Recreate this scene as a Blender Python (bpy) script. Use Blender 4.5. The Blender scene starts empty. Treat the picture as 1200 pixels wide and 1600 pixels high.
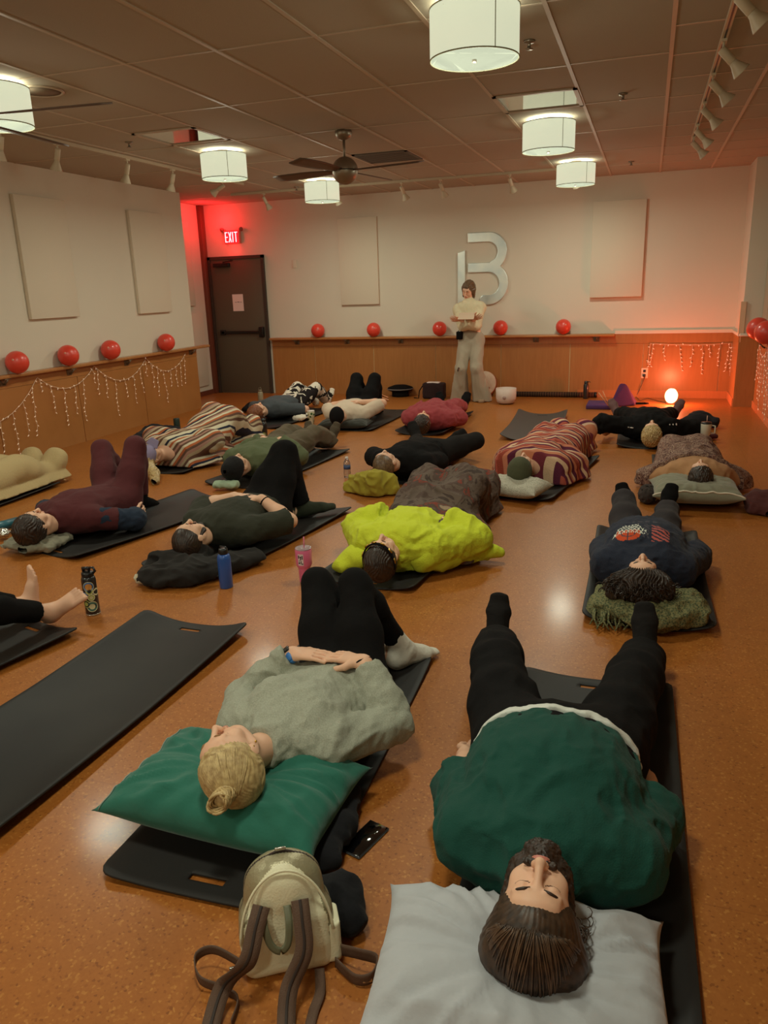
import bpy, bmesh, math, random
import numpy as np
from mathutils import Vector, Matrix
random.seed(7)
PI = math.pi
S = bpy.context.scene
COL = S.collection

# ------------------------------------------------------------------ camera
YAW, PITCH, ROLL, FPX, CAM_Z = .330, .285, -.034, 1200.0, 1.607
BACK, CEIL, LEFT = 11.384, 2.919, -6.121          # back wall Y, ceiling Z, left wall X
STUB_X, RIGHT = 1.105, 1.335                       # right wall by the corner, right wall proper
cy, sy, cp, sp = math.cos(YAW), math.sin(YAW), math.cos(PITCH), math.sin(PITCH)
FW = np.array([-sy*cp, cy*cp, -sp]); r0 = np.array([cy, sy, 0.]); u0 = np.cross(r0, FW)
RT = math.cos(ROLL)*r0 + math.sin(ROLL)*u0; UP = -math.sin(ROLL)*r0 + math.cos(ROLL)*u0
EYE = np.array([0, 0, CAM_Z])
cam = bpy.data.objects.new('camera', bpy.data.cameras.new('camera')); COL.objects.link(cam)
cam.matrix_world = Matrix(((RT[0], UP[0], -FW[0], 0), (RT[1], UP[1], -FW[1], 0), (RT[2], UP[2], -FW[2], CAM_Z), (0, 0, 0, 1)))
cam.data.sensor_fit = 'VERTICAL'; cam.data.sensor_height = 32; cam.data.lens = 24; cam.data.clip_start = .02
S.camera = cam

# ------------------------------------------------------------------ exposure, world, light levels
S.view_settings.view_transform = 'Standard'; S.view_settings.look = 'None'
S.view_settings.exposure = -0.68; S.view_settings.gamma = 1; S.view_settings.use_curve_mapping = False
W = bpy.data.worlds.new('world'); S.world = W; W.use_nodes = True
W.node_tree.nodes['Background'].inputs[0].default_value = (.9, .75, .6, 1)
W.node_tree.nodes['Background'].inputs[1].default_value = .02
LAMP_DOWN, LAMP_UP, LAMP_SIDE = 17.0, 3.2, 6.0
LAMP_COL = (.95, 1.0, .80)
SALT_W, EXIT_W = 56.0, 17.0

# measurement helpers: where a sight line of the survey photo meets a horizontal / vertical plane
def ray(px, py): return FW + (px-600)/FPX*RT - (py-800)/FPX*UP
def PZ(px, py, z=0.):
    d = ray(px, py); return EYE + (z-CAM_Z)/d[2]*d
def PY(px, py, y=BACK):
    d = ray(px, py); return EYE + y/d[1]*d
def PX(px, py, x=LEFT):
    d = ray(px, py); return EYE + x/d[0]*d

# ------------------------------------------------------------------ materials
def lin(c): return tuple((x/12.92 if x <= .04045 else ((x+.055)/1.055)**2.4) for x in c)
def rgb(r, g, b): return lin((r/255, g/255, b/255))
MATS = {}
def mat(name, col, rough=.8, metal=0., noise=None, bump=None, emit=None, spec=.5, coat=0., trans=0., sheen=0., alpha=1.):
    """principled material; noise=(scale, colour2, detail), bump=(scale, strength)"""
    if name in MATS: return MATS[name]
    m = bpy.data.materials.new(name); m.use_nodes = True; nt = m.node_tree; b = nt.nodes['Principled BSDF']
    b.inputs['Base Color'].default_value = (*col, 1); b.inputs['Roughness'].default_value = rough
    b.inputs['Metallic'].default_value = metal; b.inputs['Specular IOR Level'].default_value = spec
    b.inputs['Coat Weight'].default_value = coat; b.inputs['Transmission Weight'].default_value = trans
    b.inputs['Sheen Weight'].default_value = sheen; b.inputs['Alpha'].default_value = alpha
    tc = nt.nodes.new('ShaderNodeTexCoord')
    if noise:
        n = nt.nodes.new('ShaderNodeTexNoise'); n.inputs['Scale'].default_value = noise[0]; n.inputs['Detail'].default_value = noise[2] if len(noise) > 2 else 3
        nt.links.new(tc.outputs['Object'], n.inputs['Vector'])
        r = nt.nodes.new('ShaderNodeValToRGB'); r.color_ramp.elements[0].position = .35; r.color_ramp.elements[1].position = .65
        r.color_ramp.elements[0].color = (*col, 1); r.color_ramp.elements[1].color = (*noise[1], 1)
        nt.links.new(n.outputs['Fac'], r.inputs['Fac']); nt.links.new(r.outputs['Color'], b.inputs['Base Color'])
    if bump:
        n = nt.nodes.new('ShaderNodeTexNoise'); n.inputs['Scale'].default_value = bump[0]; n.inputs['Detail'].default_value = 3
        nt.links.new(tc.outputs['Object'], n.inputs['Vector'])
        bp = nt.nodes.new('ShaderNodeBump'); bp.inputs['Strength'].default_value = bump[1]; bp.inputs['Distance'].default_value = bump[2] if len(bump) > 2 else .01
        nt.links.new(n.outputs['Fac'], bp.inputs['Height']); nt.links.new(bp.outputs['Normal'], b.inputs['Normal'])
    if emit:
        b.inputs['Emission Color'].default_value = (*emit[0], 1); b.inputs['Emission Strength'].default_value = emit[1]
    MATS[name] = m; return m
def ramp_mat(name, kind, scale, stops, rough=.9, rot=(0, 0, 0), distort=0., bump=None, vscale=(1, 1, 1), interp='CONSTANT'):
    """pattern material: kind 'wave' | 'noise' | 'voronoi' through a colour ramp"""
    if name in MATS: return MATS[name]
    m = bpy.data.materials.new(name); m.use_nodes = True; nt = m.node_tree; b = nt.nodes['Principled BSDF']
    b.inputs['Roughness'].default_value = rough; b.inputs['Specular IOR Level'].default_value = .2
    tc = nt.nodes.new('ShaderNodeTexCoord'); mp = nt.nodes.new('ShaderNodeMapping')
    mp.inputs['Rotation'].default_value = rot; mp.inputs['Scale'].default_value = vscale
    nt.links.new(tc.outputs['Object'], mp.inputs['Vector'])
    if kind == 'wave':
        t = nt.nodes.new('ShaderNodeTexWave'); t.wave_profile = 'SAW'; t.inputs['Distortion'].default_value = distort; t.inputs['Detail'].default_value = 1; t.inputs['Detail Scale'].default_value = .6; out = t.outputs['Fac']
    elif kind == 'voronoi':
        t = nt.nodes.new('ShaderNodeTexVoronoi'); out = t.outputs['Distance']
    else:
        t = nt.nodes.new('ShaderNodeTexNoise'); t.inputs['Detail'].default_value = 4; t.inputs['Distortion'].default_value = distort; out = t.outputs['Fac']
    t.inputs['Scale'].default_value = scale
    nt.links.new(mp.outputs['Vector'], t.inputs['Vector'])
    r = nt.nodes.new('ShaderNodeValToRGB'); r.color_ramp.interpolation = interp
    e = r.color_ramp.elements; e[0].position = stops[0][0]; e[0].color = (*stops[0][1], 1); e[1].position = stops[1][0]; e[1].color = (*stops[1][1], 1)
    for p, c in stops[2:]:
        x = e.new(p); x.color = (*c, 1)
    nt.links.new(out, r.inputs['Fac']); nt.links.new(r.outputs['Color'], b.inputs['Base Color'])
    if bump:
        n = nt.nodes.new('ShaderNodeTexNoise'); n.inputs['Scale'].default_value = bump[0]; nt.links.new(tc.outputs['Object'], n.inputs['Vector'])
        bp = nt.nodes.new('ShaderNodeBump'); bp.inputs['Strength'].default_value = bump[1]; bp.inputs['Distance'].default_value = .01
        nt.links.new(n.outputs['Fac'], bp.inputs['Height']); nt.links.new(bp.outputs['Normal'], b.inputs['Normal'])
    MATS[name] = m; return m

# ------------------------------------------------------------------ mesh helpers
def wloc(o):
    w = np.zeros(3)
    while o is not None: w = w+np.array(o.location); o = o.parent
    return w
class MB:
    """collects shapes, then links them as one mesh object"""
    def __init__(s): s.v = []; s.f = []; s.m = []; s.cm = 0; s.smooth = []
    def add(s, vs, fs, smooth=False):
        o = len(s.v); s.v += [tuple(map(float, p)) for p in vs]
        for f in fs: s.f.append(tuple(i+o for i in f)); s.m.append(s.cm); s.smooth.append(smooth)
        return s
    def box(s, a, b, R=None, c=None):
        x0, y0, z0 = a; x1, y1, z1 = b
        vs = [(x0, y0, z0), (x1, y0, z0), (x1, y1, z0), (x0, y1, z0), (x0, y0, z1), (x1, y0, z1), (x1, y1, z1), (x0, y1, z1)]
        if R is not None: vs = [tuple(np.array(R) @ np.array(p) + np.array(c)) for p in vs]
        return s.add(vs, [(0, 3, 2, 1), (4, 5, 6, 7), (0, 1, 5, 4), (1, 2, 6, 5), (2, 3, 7, 6), (3, 0, 4, 7)])
    def rbox(s, a, b, r=.004, seg=2, R=None, c=None):
        bm = bmesh.new(); bmesh.ops.create_cube(bm, size=1)
        a = np.array(a); b = np.array(b)
        for v in bm.verts: v.co = Vector((a+b)/2 + np.array(v.co)*(b-a))
        bmesh.ops.bevel(bm, geom=bm.edges[:], offset=r, segments=seg, profile=.5, affect='EDGES')
        bm.verts.index_update()
        vs = [np.array(v.co) for v in bm.verts]
        if R is not None: vs = [np.array(R) @ p + np.array(c) for p in vs]
        s.add(vs, [[v.index for v in f.verts] for f in bm.faces], True); bm.free(); return s
    def tube(s, pts, r, n=8, cap=True, flat=None):
        pts = [np.array(p, float) for p in pts]; m = len(pts)
        rs = [r]*m if np.isscalar(r) else list(r)
        t0 = pts[1]-pts[0]; t0 /= np.linalg.norm(t0)+1e-9
        ref = np.array([0, 0, 1.]) if abs(t0[2]) < .9 else np.array([1., 0, 0])
        if flat is not None: ref = np.array(flat[2], float)
        vs = []; u = None
        for i, p in enumerate(pts):
            t = pts[min(i+1, m-1)]-pts[max(i-1, 0)]; t = t/(np.linalg.norm(t)+1e-9)
            if u is None: u = np.cross(t, ref); u /= np.linalg.norm(u)+1e-9
            else: u = u-t*np.dot(u, t); u /= np.linalg.norm(u)+1e-9
            w = np.cross(t, u)
            fa, fb = (flat[0], flat[1]) if flat is not None else (1, 1)
            for k in range(n):
                a = 2*PI*k/n+(PI/4 if flat is not None and n == 4 else 0); vs.append(p+rs[i]*(math.cos(a)*u*fa+math.sin(a)*w*fb))
        fs = [(i*n+k, i*n+(k+1) % n, (i+1)*n+(k+1) % n, (i+1)*n+k) for i in range(m-1) for k in range(n)]
        if cap: fs += [tuple(range(n))[::-1], tuple((m-1)*n+k for k in range(n))]
        return s.add(vs, fs, n > 4)
    def lathe(s, prof, c=(0, 0, 0), n=32, axis=None, smooth=True):
        c = np.array(c, float)
        R = np.eye(3)
        if axis is not None:
            w = np.array(axis, float); w /= np.linalg.norm(w); ref = np.array([1., 0, 0]) if abs(w[0]) < .9 else np.array([0, 1., 0])
            u = np.cross(ref, w); u /= np.linalg.norm(u); R = np.array([u, np.cross(w, u), w]).T
        vs = [c + R @ np.array([r*math.cos(2*PI*k/n), r*math.sin(2*PI*k/n), z]) for r, z in prof for k in range(n)]
        m = len(prof)
        fs = [(i*n+k, i*n+(k+1) % n, (i+1)*n+(k+1) % n, (i+1)*n+k) for i in range(m-1) for k in range(n)]
        if prof[0][0] > 0: fs.append(tuple(range(n))[::-1])
        if prof[-1][0] > 0: fs.append(tuple((m-1)*n+k for k in range(n)))
        return s.add(vs, fs, smooth)
    def ball(s, c, r, n=16, m=10):
        prof = [(max(math.sin(PI*i/m), 1e-4), -math.cos(PI*i/m)) for i in range(m+1)]
        r = np.array([r]*3 if np.isscalar(r) else r, float)
        vs = [np.array(c)+r*np.array([p*math.cos(2*PI*k/n), p*math.sin(2*PI*k/n), z]) for p, z in prof for k in range(n)]
        fs = [(i*n+k, i*n+(k+1) % n, (i+1)*n+(k+1) % n, (i+1)*n+k) for i in range(m) for k in range(n)]
        return s.add(vs, fs, True)
    def grid(s, P, smooth=True, close=False):
        """P: array (nu, nv, 3)"""
        nu, nv = P.shape[:2]
        fs = [(i*nv+j, (i+1)*nv+j, (i+1)*nv+j+1, i*nv+j+1) for i in range(nu-1) for j in range(nv-1)]
        return s.add(P.reshape(-1, 3), fs, smooth)
    def build(s, name, m, parent=None, solid=0, bevel=0, subsurf=0, origin=None):
        me = bpy.data.meshes.new(name)
        V = np.array(s.v)
        o = np.array(origin) if origin is not None else np.zeros(3)
        me.from_pydata((V-o).tolist(), [], s.f); me.update()
        for x in (m if isinstance(m, (list, tuple)) else [m]): me.materials.append(x)
        me.polygons.foreach_set('material_index', s.m); me.polygons.foreach_set('use_smooth', s.smooth)
        ob = bpy.data.objects.new(name, me); COL.objects.link(ob); ob.location = o.tolist()
        if parent is not None:
            ob.parent = parent; ob.location = (o-wloc(parent)).tolist()
        if solid: d = ob.modifiers.new('solid', 'SOLIDIFY'); d.thickness = solid; d.offset = 0
        if bevel: d = ob.modifiers.new('bevel', 'BEVEL'); d.width = bevel; d.segments = 2; d.limit_method = 'ANGLE'; d.angle_limit = .6
        if subsurf: d = ob.modifiers.new('sub', 'SUBSURF'); d.levels = subsurf; d.render_levels = subsurf
        return ob
def tag(o, label=None, cat=None, group=None, kind=None):
    if label: o['label'] = label
    if cat: o['category'] = cat
    if group: o['group'] = group
    if kind: o['kind'] = kind
    return o
def empty(name, loc, label=None, cat=None, group=None):
    o = bpy.data.objects.new(name, None); COL.objects.link(o); o.location = [float(x) for x in loc]; o.empty_display_size = .05
    return tag(o, label, cat, group)
def struct(name, mb, m, **k): return tag(mb.build(name, m, **k), kind='structure')
def copy_tree(o, parent=None):
    c = o.copy(); COL.objects.link(c)
    if parent is not None: c.parent = parent
    for ch in [x for x in S.objects if x.parent == o]: copy_tree(ch, c)
    return c

# ================================================================== THE ROOM
def floor_material():
    m = bpy.data.materials.new('cork_floor'); m.use_nodes = True; nt = m.node_tree; b = nt.nodes['Principled BSDF']; L = nt.links.new
    tc = nt.nodes.new('ShaderNodeTexCoord')
    v = nt.nodes.new('ShaderNodeTexVoronoi'); v.inputs['Scale'].default_value = 150; L(tc.outputs['Object'], v.inputs['Vector'])
    r = nt.nodes.new('ShaderNodeValToRGB'); e = r.color_ramp.elements
    sep = nt.nodes.new('ShaderNodeSeparateColor'); L(v.outputs['Color'], sep.inputs[0]); L(sep.outputs[0], r.inputs['Fac'])
    e[0].position = 0; e[0].color = (*rgb(136, 76, 26), 1); e[1].position = 1; e[1].color = (*rgb(188, 124, 58), 1)
    for p, c in ((.08, rgb(162, 95, 37)), (.88, rgb(168, 100, 41))): x = e.new(p); x.color = (*c, 1)
    n = nt.nodes.new('ShaderNodeTexNoise'); n.inputs['Scale'].default_value = 14; n.inputs['Detail'].default_value = 5; L(tc.outputs['Object'], n.inputs['Vector'])
    mx = nt.nodes.new('ShaderNodeMix'); mx.data_type = 'RGBA'; mx.blend_type = 'MULTIPLY'; mx.inputs['Factor'].default_value = .2
    r2 = nt.nodes.new('ShaderNodeValToRGB'); r2.color_ramp.elements[0].position = .3; r2.color_ramp.elements[0].color = (.62, .58, .55, 1); r2.color_ramp.elements[1].position = .7; r2.color_ramp.elements[1].color = (1, 1, 1, 1)
    L(n.outputs['Fac'], r2.inputs['Fac']); L(r.outputs['Color'], mx.inputs[6]); L(r2.outputs['Color'], mx.inputs[7])
    # seams of the sheet goods
    br = nt.nodes.new('ShaderNodeTexBrick'); br.offset = 0; br.inputs['Scale'].default_value = 1; br.inputs['Mortar Size'].default_value = .0022; br.inputs['Mortar Smooth'].default_value = .2
    br.inputs['Brick Width'].default_value = .92; br.inputs['Row Height'].default_value = .92
    br.inputs['Color1'].default_value = (1, 1, 1, 1); br.inputs['Color2'].default_value = (.965, .96, .955, 1); br.inputs['Mortar'].default_value = (.78, .74, .7, 1)
    L(tc.outputs['Object'], br.inputs['Vector'])
    m2 = nt.nodes.new('ShaderNodeMix'); m2.data_type = 'RGBA'; m2.blend_type = 'MULTIPLY'; m2.inputs['Factor'].default_value = .8
    L(mx.outputs[2], m2.inputs[6]); L(br.outputs['Color'], m2.inputs[7]); L(m2.outputs[2], b.inputs['Base Color'])
    b.inputs['Roughness'].default_value = .42; b.inputs['Coat Weight'].default_value = .16; b.inputs['Coat Roughness'].default_value = .14; b.inputs['Specular IOR Level'].default_value = .3
    n3 = nt.nodes.new('ShaderNodeTexNoise'); n3.inputs['Scale'].default_value = 2.2; L(tc.outputs['Object'], n3.inputs['Vector'])
    bp = nt.nodes.new('ShaderNodeBump'); bp.inputs['Strength'].default_value = .12; bp.inputs['Distance'].default_value = .02; L(n3.outputs['Fac'], bp.inputs['Height']); L(bp.outputs['Normal'], b.inputs['Normal'])
    return m
M_floor = floor_material()
M_wall = mat('cream_paint', rgb(217, 205, 186), .7, bump=(60, .08))
M_mirror = mat('grey_green_wall', rgb(150, 152, 132), .35)
M_ceil = mat('ceiling_tile', rgb(172, 160, 142), .95, bump=(180, .3, .004))
M_tbar = mat('ceiling_bar', rgb(190, 172, 150), .5)
def wood_mat(name, c1, c2, rough=.32, axis=(12, 1.2, 1.2)):
    m = bpy.data.materials.new(name); m.use_nodes = True; nt = m.node_tree; b = nt.nodes['Principled BSDF']
    tc = nt.nodes.new('ShaderNodeTexCoord'); mp = nt.nodes.new('ShaderNodeMapping'); mp.inputs['Scale'].default_value = axis
    n = nt.nodes.new('ShaderNodeTexNoise'); n.inputs['Scale'].default_value = 2.5; n.inputs['Detail'].default_value = 6; n.inputs['Distortion'].default_value = .6
    r = nt.nodes.new('ShaderNodeValToRGB'); r.color_ramp.elements[0].position = .3; r.color_ramp.elements[1].position = .72
    r.color_ramp.elements[0].color = (*c1, 1); r.color_ramp.elements[1].color = (*c2, 1)
    L = nt.links.new; L(tc.outputs['Object'], mp.inputs['Vector']); L(mp.outputs['Vector'], n.inputs['Vector']); L(n.outputs['Fac'], r.inputs['Fac']); L(r.outputs['Color'], b.inputs['Base Color'])
    b.inputs['Roughness'].default_value = rough; return m
M_wood = wood_mat('maple_panel', rgb(166, 108, 58), rgb(176, 118, 66))
M_woodtrim = wood_mat('maple_trim', rgb(170, 112, 64), rgb(186, 128, 76), .3, (1.2, 12, 12))
M_brown = mat('brown_frame', rgb(112, 58, 40), .4)
M_joint = mat('panel_joint', rgb(240, 206, 150), .4)

XR = 1.335; Y0 = -2.6; YL = 9.77                      # YL: where the main left wall ends
struct('floor', MB().box((-7.2, Y0, -.1), (2.2, BACK+.15, 0)), M_floor)
struct('ceiling', MB().box((-7.2, Y0, CEIL), (2.2, BACK+.15, CEIL+.1)), M_ceil)
struct('wall_back', MB().box((-7.2, BACK, 0), (2.2, BACK+.15, CEIL)), M_wall)
struct('wall_left', MB().box((LEFT-.2, Y0, 0), (LEFT, YL, CEIL)).box((LEFT-.72, YL-.15, 0), (LEFT-.19, YL, CEIL)), M_wall)
struct('wall_recess', MB().box((LEFT-.82, YL-.1, 0), (LEFT-.665, BACK+.05, CEIL)), M_wall)
struct('wall_front', MB().box((-7.2, Y0-.15, 0), (2.2, Y0, CEIL)), M_wall)
wr = struct('wall_right', MB().box((STUB_X, 10.655, 0), (STUB_X+.4, BACK+.05, CEIL)).box((XR, Y0, 0), (XR+.2, 10.66, CEIL)), M_wall)
struct('trim_1', MB().box((XR-.012, Y0, .93), (XR, 9.3, 2.55)).box((XR-.012, 9.32, .93), (XR, 10.2, 2.55)).box((XR-.012, 10.22, .93), (XR, 10.655, 2.55)), M_mirror)
# ceiling grid bars
mb = MB()
for k in range(-8, 4):
    x = .04+.61*k; mb.box((x-.012, Y0, CEIL-.006), (x+.012, BACK, CEIL+.001))
for k in range(-12, 4):
    x = .04+.61*k
    if x > XR or x < -7: continue
    if x > -.1: ys = [5.02+.61*j for j in range(-12, 11)]
    elif x > -.6: ys = [5.56+1.22*j for j in range(-6, 6)]
    else: ys = [4.36+1.22*j+(.61 if k % 2 else 0)*0 for j in range(-5, 6)]
    for y in ys:
        if y < BACK: mb.box((x, y-.009, CEIL-.004), (x+.61, y+.009, CEIL+.001))
struct('trim_2', mb, M_tbar)

# wainscot: panels, cap and joints, per wall
WH = .875
def wainscot(name, a, b, nrm, joints, base=True):
    """a, b: floor points; nrm: unit normal into the room"""
    a = np.array([*a, 0.]); b = np.array([*b, 0.]); n = np.array([*nrm, 0.]); t = b-a; L = np.linalg.norm(t); t /= L
    R = np.array([t, n, [0, 0, 1]]).T
    mb = MB(); js = [0]+list(joints)+[L]
    for i in range(len(js)-1): mb.box((js[i]+(.005 if i else 0), .001, 0), (js[i+1]-(.005 if i < len(js)-2 else 0), .016, WH-.13), R, a)
    mb.box((0, .001, WH-.127), (L, .019, WH), R, a)
    struct(name, mb, M_wood)
    return R, a, L
def rail(name, lab, a, b, nrm, z, m=None):
    pass
# left wall
R, a, L = wainscot('trim_3', (LEFT, Y0), (LEFT, YL), (1, 0), [1.3+1.22*i for i in range(9)])
struct('trim_4', MB().box((LEFT-.001, Y0, 0), (LEFT+.003, YL, WH-.13)), M_joint)
struct('trim_5', MB().box((LEFT-.72, YL, 0), (LEFT+.0, YL+.004, .001)), M_wood)
struct('baseboard_left', MB().box((LEFT-.66, YL, 0), (LEFT-.645, BACK-.02, .075)), M_brown)
# back wall
R, a, L = wainscot('trim_6', (-5.69, BACK), (STUB_X, BACK), (0, -1), [.35+.985*i+.38 for i in range(7)])
struct('trim_7', MB().box((-5.69, BACK-.003, 0), (STUB_X, BACK+.001, WH-.13)), M_joint)
struct('baseboard_back', MB().box((-.9, BACK-.03, 0), (STUB_X, BACK-.016, .10)), wood_mat('base_maple', rgb(186, 112, 62), rgb(196, 122, 70)))
struct('trim_8', MB().box((-.42, BACK-.025, WH), (STUB_X, BACK, WH+.045)), M_wall)
# right walls
struct('trim_9', MB().box((STUB_X-.016, 10.68, 0), (STUB_X-.001, BACK-.016, WH+.01)).box((STUB_X-.016, 10.645, 0), (STUB_X+.01, 10.685, .80)), M_wood)
struct('baseboard_right', MB().box((STUB_X-.03, 10.66, 0), (STUB_X-.015, BACK-.03, .10)).box((XR-.03, Y0, 0), (XR-.015, 10.65, .085)), MATS.get('x') or wood_mat('base_maple2', rgb(196, 120, 72), rgb(206, 130, 80)))
struct('trim_10', MB().box((XR-.016, Y0, 0), (XR-.001, 10.655, WH)).box((STUB_X+.0, 10.64, 0), (XR, 10.656, WH)), M_wood)
struct('trim_11', MB().rbox((STUB_X-.012, 10.62, WH+.0), (XR+.0, 10.70, WH+.035), .006).box((STUB_X-.03, 10.66, WH+.0), (STUB_X-.001, BACK-.02, WH+.035)), M_wall)
# little raised pier at the end of the stub wall
struct('trim_12', MB().box((STUB_X-.03, 10.63, WH+.036), (STUB_X+.03, 10.72, 1.29)), mat('pier_cream', rgb(222, 186, 152), .7))

# barre rails with brackets
def barre(label, p0, p1, z, w, inward, brackets, mdark=None):
    o = empty('barre_rail', ((p0[0]+p1[0])/2, (p0[1]+p1[1])/2, z), label, 'rail')
    lo = [min(p0[0], p1[0]), min(p0[1], p1[1])]; hi = [max(p0[0], p1[0]), max(p0[1], p1[1])]
    iv = np.array(inward, float)
    if iv[0] > 0: hi[0] += w
    if iv[0] < 0: lo[0] -= w
    if iv[1] < 0: lo[1] -= w
    MB().rbox((lo[0], lo[1], z-.035), (hi[0], hi[1], z), .008).build('rail_board', M_woodtrim, o)
    for q in brackets:
        q = np.array([*q, z-.035]); i3 = np.array([*iv, 0]); b = MB(); t3 = np.array([-iv[1], iv[0], 0])
        RR = np.array([t3, i3, [0, 0, 1]]).T
        b.rbox((-.04, 0, -.075), (.04, .012, -.001), .004, R=RR, c=q)
        b.rbox((-.04, 0, -.012), (.04, w*.8, -.001), .004, R=RR, c=q)
        b.tube([q+i3*.02+[0, 0, -.06], q+i3*w*.45+[0, 0, -.045], q+i3*w*.75+[0, 0, -.012]], .009)
        b.build('bracket', mat('grey_bracket', rgb(120, 104, 84), .4, .6), o)
    return o
barre('long maple barre shelf running along the left wall with four red balls on it', (LEFT+.001, Y0+.01), (LEFT+.001, 10.02), .885, .10, (1, 0), [(LEFT+.016, y) for y in (5.15, 6.15, 7.12, 8.15, 9.62)])
barre('maple barre shelf on the back wall behind the standing person', (-5.68, BACK-.001), (-.42, BACK-.001), .885, .14, (0, -1), [(x, BACK-.017) for x in (-5.25, -4.4, -3.53, -1.5, -.66)])
barre('maple barre shelf on the right wall carrying two balls', (XR-.001, Y0+.01), (XR-.001, 10.5), .885, .11, (-1, 0), [(XR-.016, y) for y in (5.5, 7.2, 8.6, 9.9)])

# door, frame, hardware
def build_door():
    x0, x1, h = -6.72, -5.73, 2.15; y = BACK
    M_door = mat('dark_door', rgb(92, 80, 64), .45); M_fr = mat('dark_frame', rgb(62, 50, 42), .5); M_bar = mat('black_metal', rgb(34, 28, 26), .35, .4)
    d = struct('door_1', MB().rbox((x0+.045, y-.03, .012), (x1-.045, y-.002, h-.045), .003), M_door)
    MB().box((x0, y-.045, 0), (x0+.045, y-.001, h)).box((x1-.045, y-.045, 0), (x1, y-.001, h)).box((x0, y-.045, h-.045), (x1, y-.001, h)).build('door_frame', M_fr, d)
    b = MB().rbox((x0+.16, y-.085, .955), (x1-.10, y-.055, 1.0), .008); b.rbox((x0+.14, y-.085, .94), (x0+.22, y-.031, 1.015), .006); b.rbox((x1-.15, y-.09, .90), (x1-.07, y-.031, 1.06), .008)
    b.build('push_bar', M_bar, d)
    MB().rbox((x0+.12, y-.09, h-.16), (x0+.40, y-.031, h-.10), .006).tube([(x0+.3, y-.08, h-.09), (x0+.5, y-.12, h-.07), (x0+.42, y-.05, h-.05)], .008).build('door_closer', M_bar, d)
    p = MB().box((-6.33, y-.034, 1.31), (-6.14, y-.0305, 1.57)); pp = tag(p.build('paper_notice', mat('paper', rgb(232, 214, 206), .8)), 'white paper notice taped to the dark exit door', 'notice')
    t = MB(); ink = mat('ink', rgb(120, 100, 96), .8)
    for i in range(3): t.box((-6.29+i*.045, y-.0352, 1.445), (-6.255+i*.045, y-.0345, 1.452+.004*(i % 2)))
    t.build('printed_text', ink, pp)
build_door()
struct('trim_13', MB().rbox((-6.84+.0, BACK-.12, 0), (-6.725, BACK, CEIL), .004), M_brown)
# acoustic panels
M_pan = mat('panel_fabric', rgb(219, 205, 184), .9, bump=(300, .2, .003)); M_pane = mat('panel_edge', rgb(232, 222, 196), .8)
def panel(lab, lo, hi, grp=None):
    tag(MB().rbox(lo, hi, .004).build('acoustic_panel', M_pan), lab, 'wall panel')
panel('tall cream acoustic panel on the left wall, the one above the second red ball', (LEFT+.001, 6.66, 1.40), (LEFT+.045, 7.40, 2.62))
panel('tall cream acoustic panel on the left wall, the one above the fourth red ball', (LEFT+.001, 8.53, 1.38), (LEFT+.045, 9.24, 2.61))
panel('cream acoustic panel high in the recess beside the exit door, lit red', (LEFT-.66, 10.3, 1.42), (LEFT-.62, 10.92, 2.66))
panel('cream acoustic panel low in the recess beside the exit door', (LEFT-.66, 10.45, .16), (LEFT-.63, 11.12, 1.3))
panel('cream acoustic panel on the back wall between the door and the letter logo', (-4.46, BACK-.045, 1.36), (-3.85, BACK-.001, 2.6))
panel('cream acoustic panel on the back wall right of the letter logo', (-.78, BACK-.07, 1.37), (-.10, BACK-.001, 2.6))
tag(MB().rbox((-5.26, BACK-.012, 1.93), (-5.18, BACK-.001, 2.05), .003).build('thermostat', M_pan), 'small cream wall plate between the door and the first back panel', 'wall plate')
# EXIT sign
def exit_sign():
    o = empty('exit_sign', (-6.235, BACK-.05, 2.43), 'lit red exit sign with two emergency lamps above the dark door', 'sign')
    y = BACK-.055
    MB().rbox((-6.37, y, 2.33), (-6.10, BACK-.001, 2.53), .006).build('housing', mat('sign_housing', rgb(214, 120, 104), .5), o)
    MB().box((-6.355, y-.003, 2.34), (-6.115, y-.001, 2.52)).build('face', mat('sign_face', rgb(150, 20, 24), .5, emit=((1, .03, .04), .9)), o)
    EM = mat('exit_letters', (1, .4, .45), .5, emit=((1, .5, .55), 3.2))
    b = MB(); yy = y-.005; z0, z1 = 2.355, 2.505; w = .013
    def bar(x0, za, x1, zb, ww=w): b.tube([(x0, yy, za), (x1, yy, zb)], ww*.62, 4, flat=(1, 1, (0, 1, 0)))
    X = -6.345
    bar(X, z0, X, z1); [bar(X, q, X+.04, q) for q in (z0+.006, (z0+z1)/2, z1-.006)]
    bar(X+.06, z0, X+.10, z1); bar(X+.06, z1, X+.10, z0); bar(X+.128, z0, X+.128, z1); bar(X+.152, z1-.006, X+.21, z1-.006); bar(X+.181, z0, X+.181, z1)
    b.build('letters', EM, o)
    for s in (-1, 1):
        c = np.array([-6.235+s*.165, BACK-.05, 2.545]); MB().tube([c+[-s*.05, .03, -.01], c], .008).lathe([(.012, -.03), (.03, .0), (.034, .02), (.02, .025), (.0001, .02)], c, 16, axis=(s*.5, -1, -.5)).build('emergency_lamp', mat('lamp_head_red', rgb(150, 90, 76), .5), o)
    for zz, e, sz in ((2.27, EXIT_W*.12, (0, -.07)), (2.66, EXIT_W*.5, (-.12, -.16)), (2.72, EXIT_W*.5, (-.25, -.45))):
        l = bpy.data.lights.new('exit_glow', 'POINT'); l.energy = e; l.color = (1, .02, .03); l.shadow_soft_size = .06
        q = bpy.data.objects.new('exit_glow', l); COL.objects.link(q); q.parent = o; q.location = (sz[0], sz[1], zz-2.43)
exit_sign()

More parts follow.
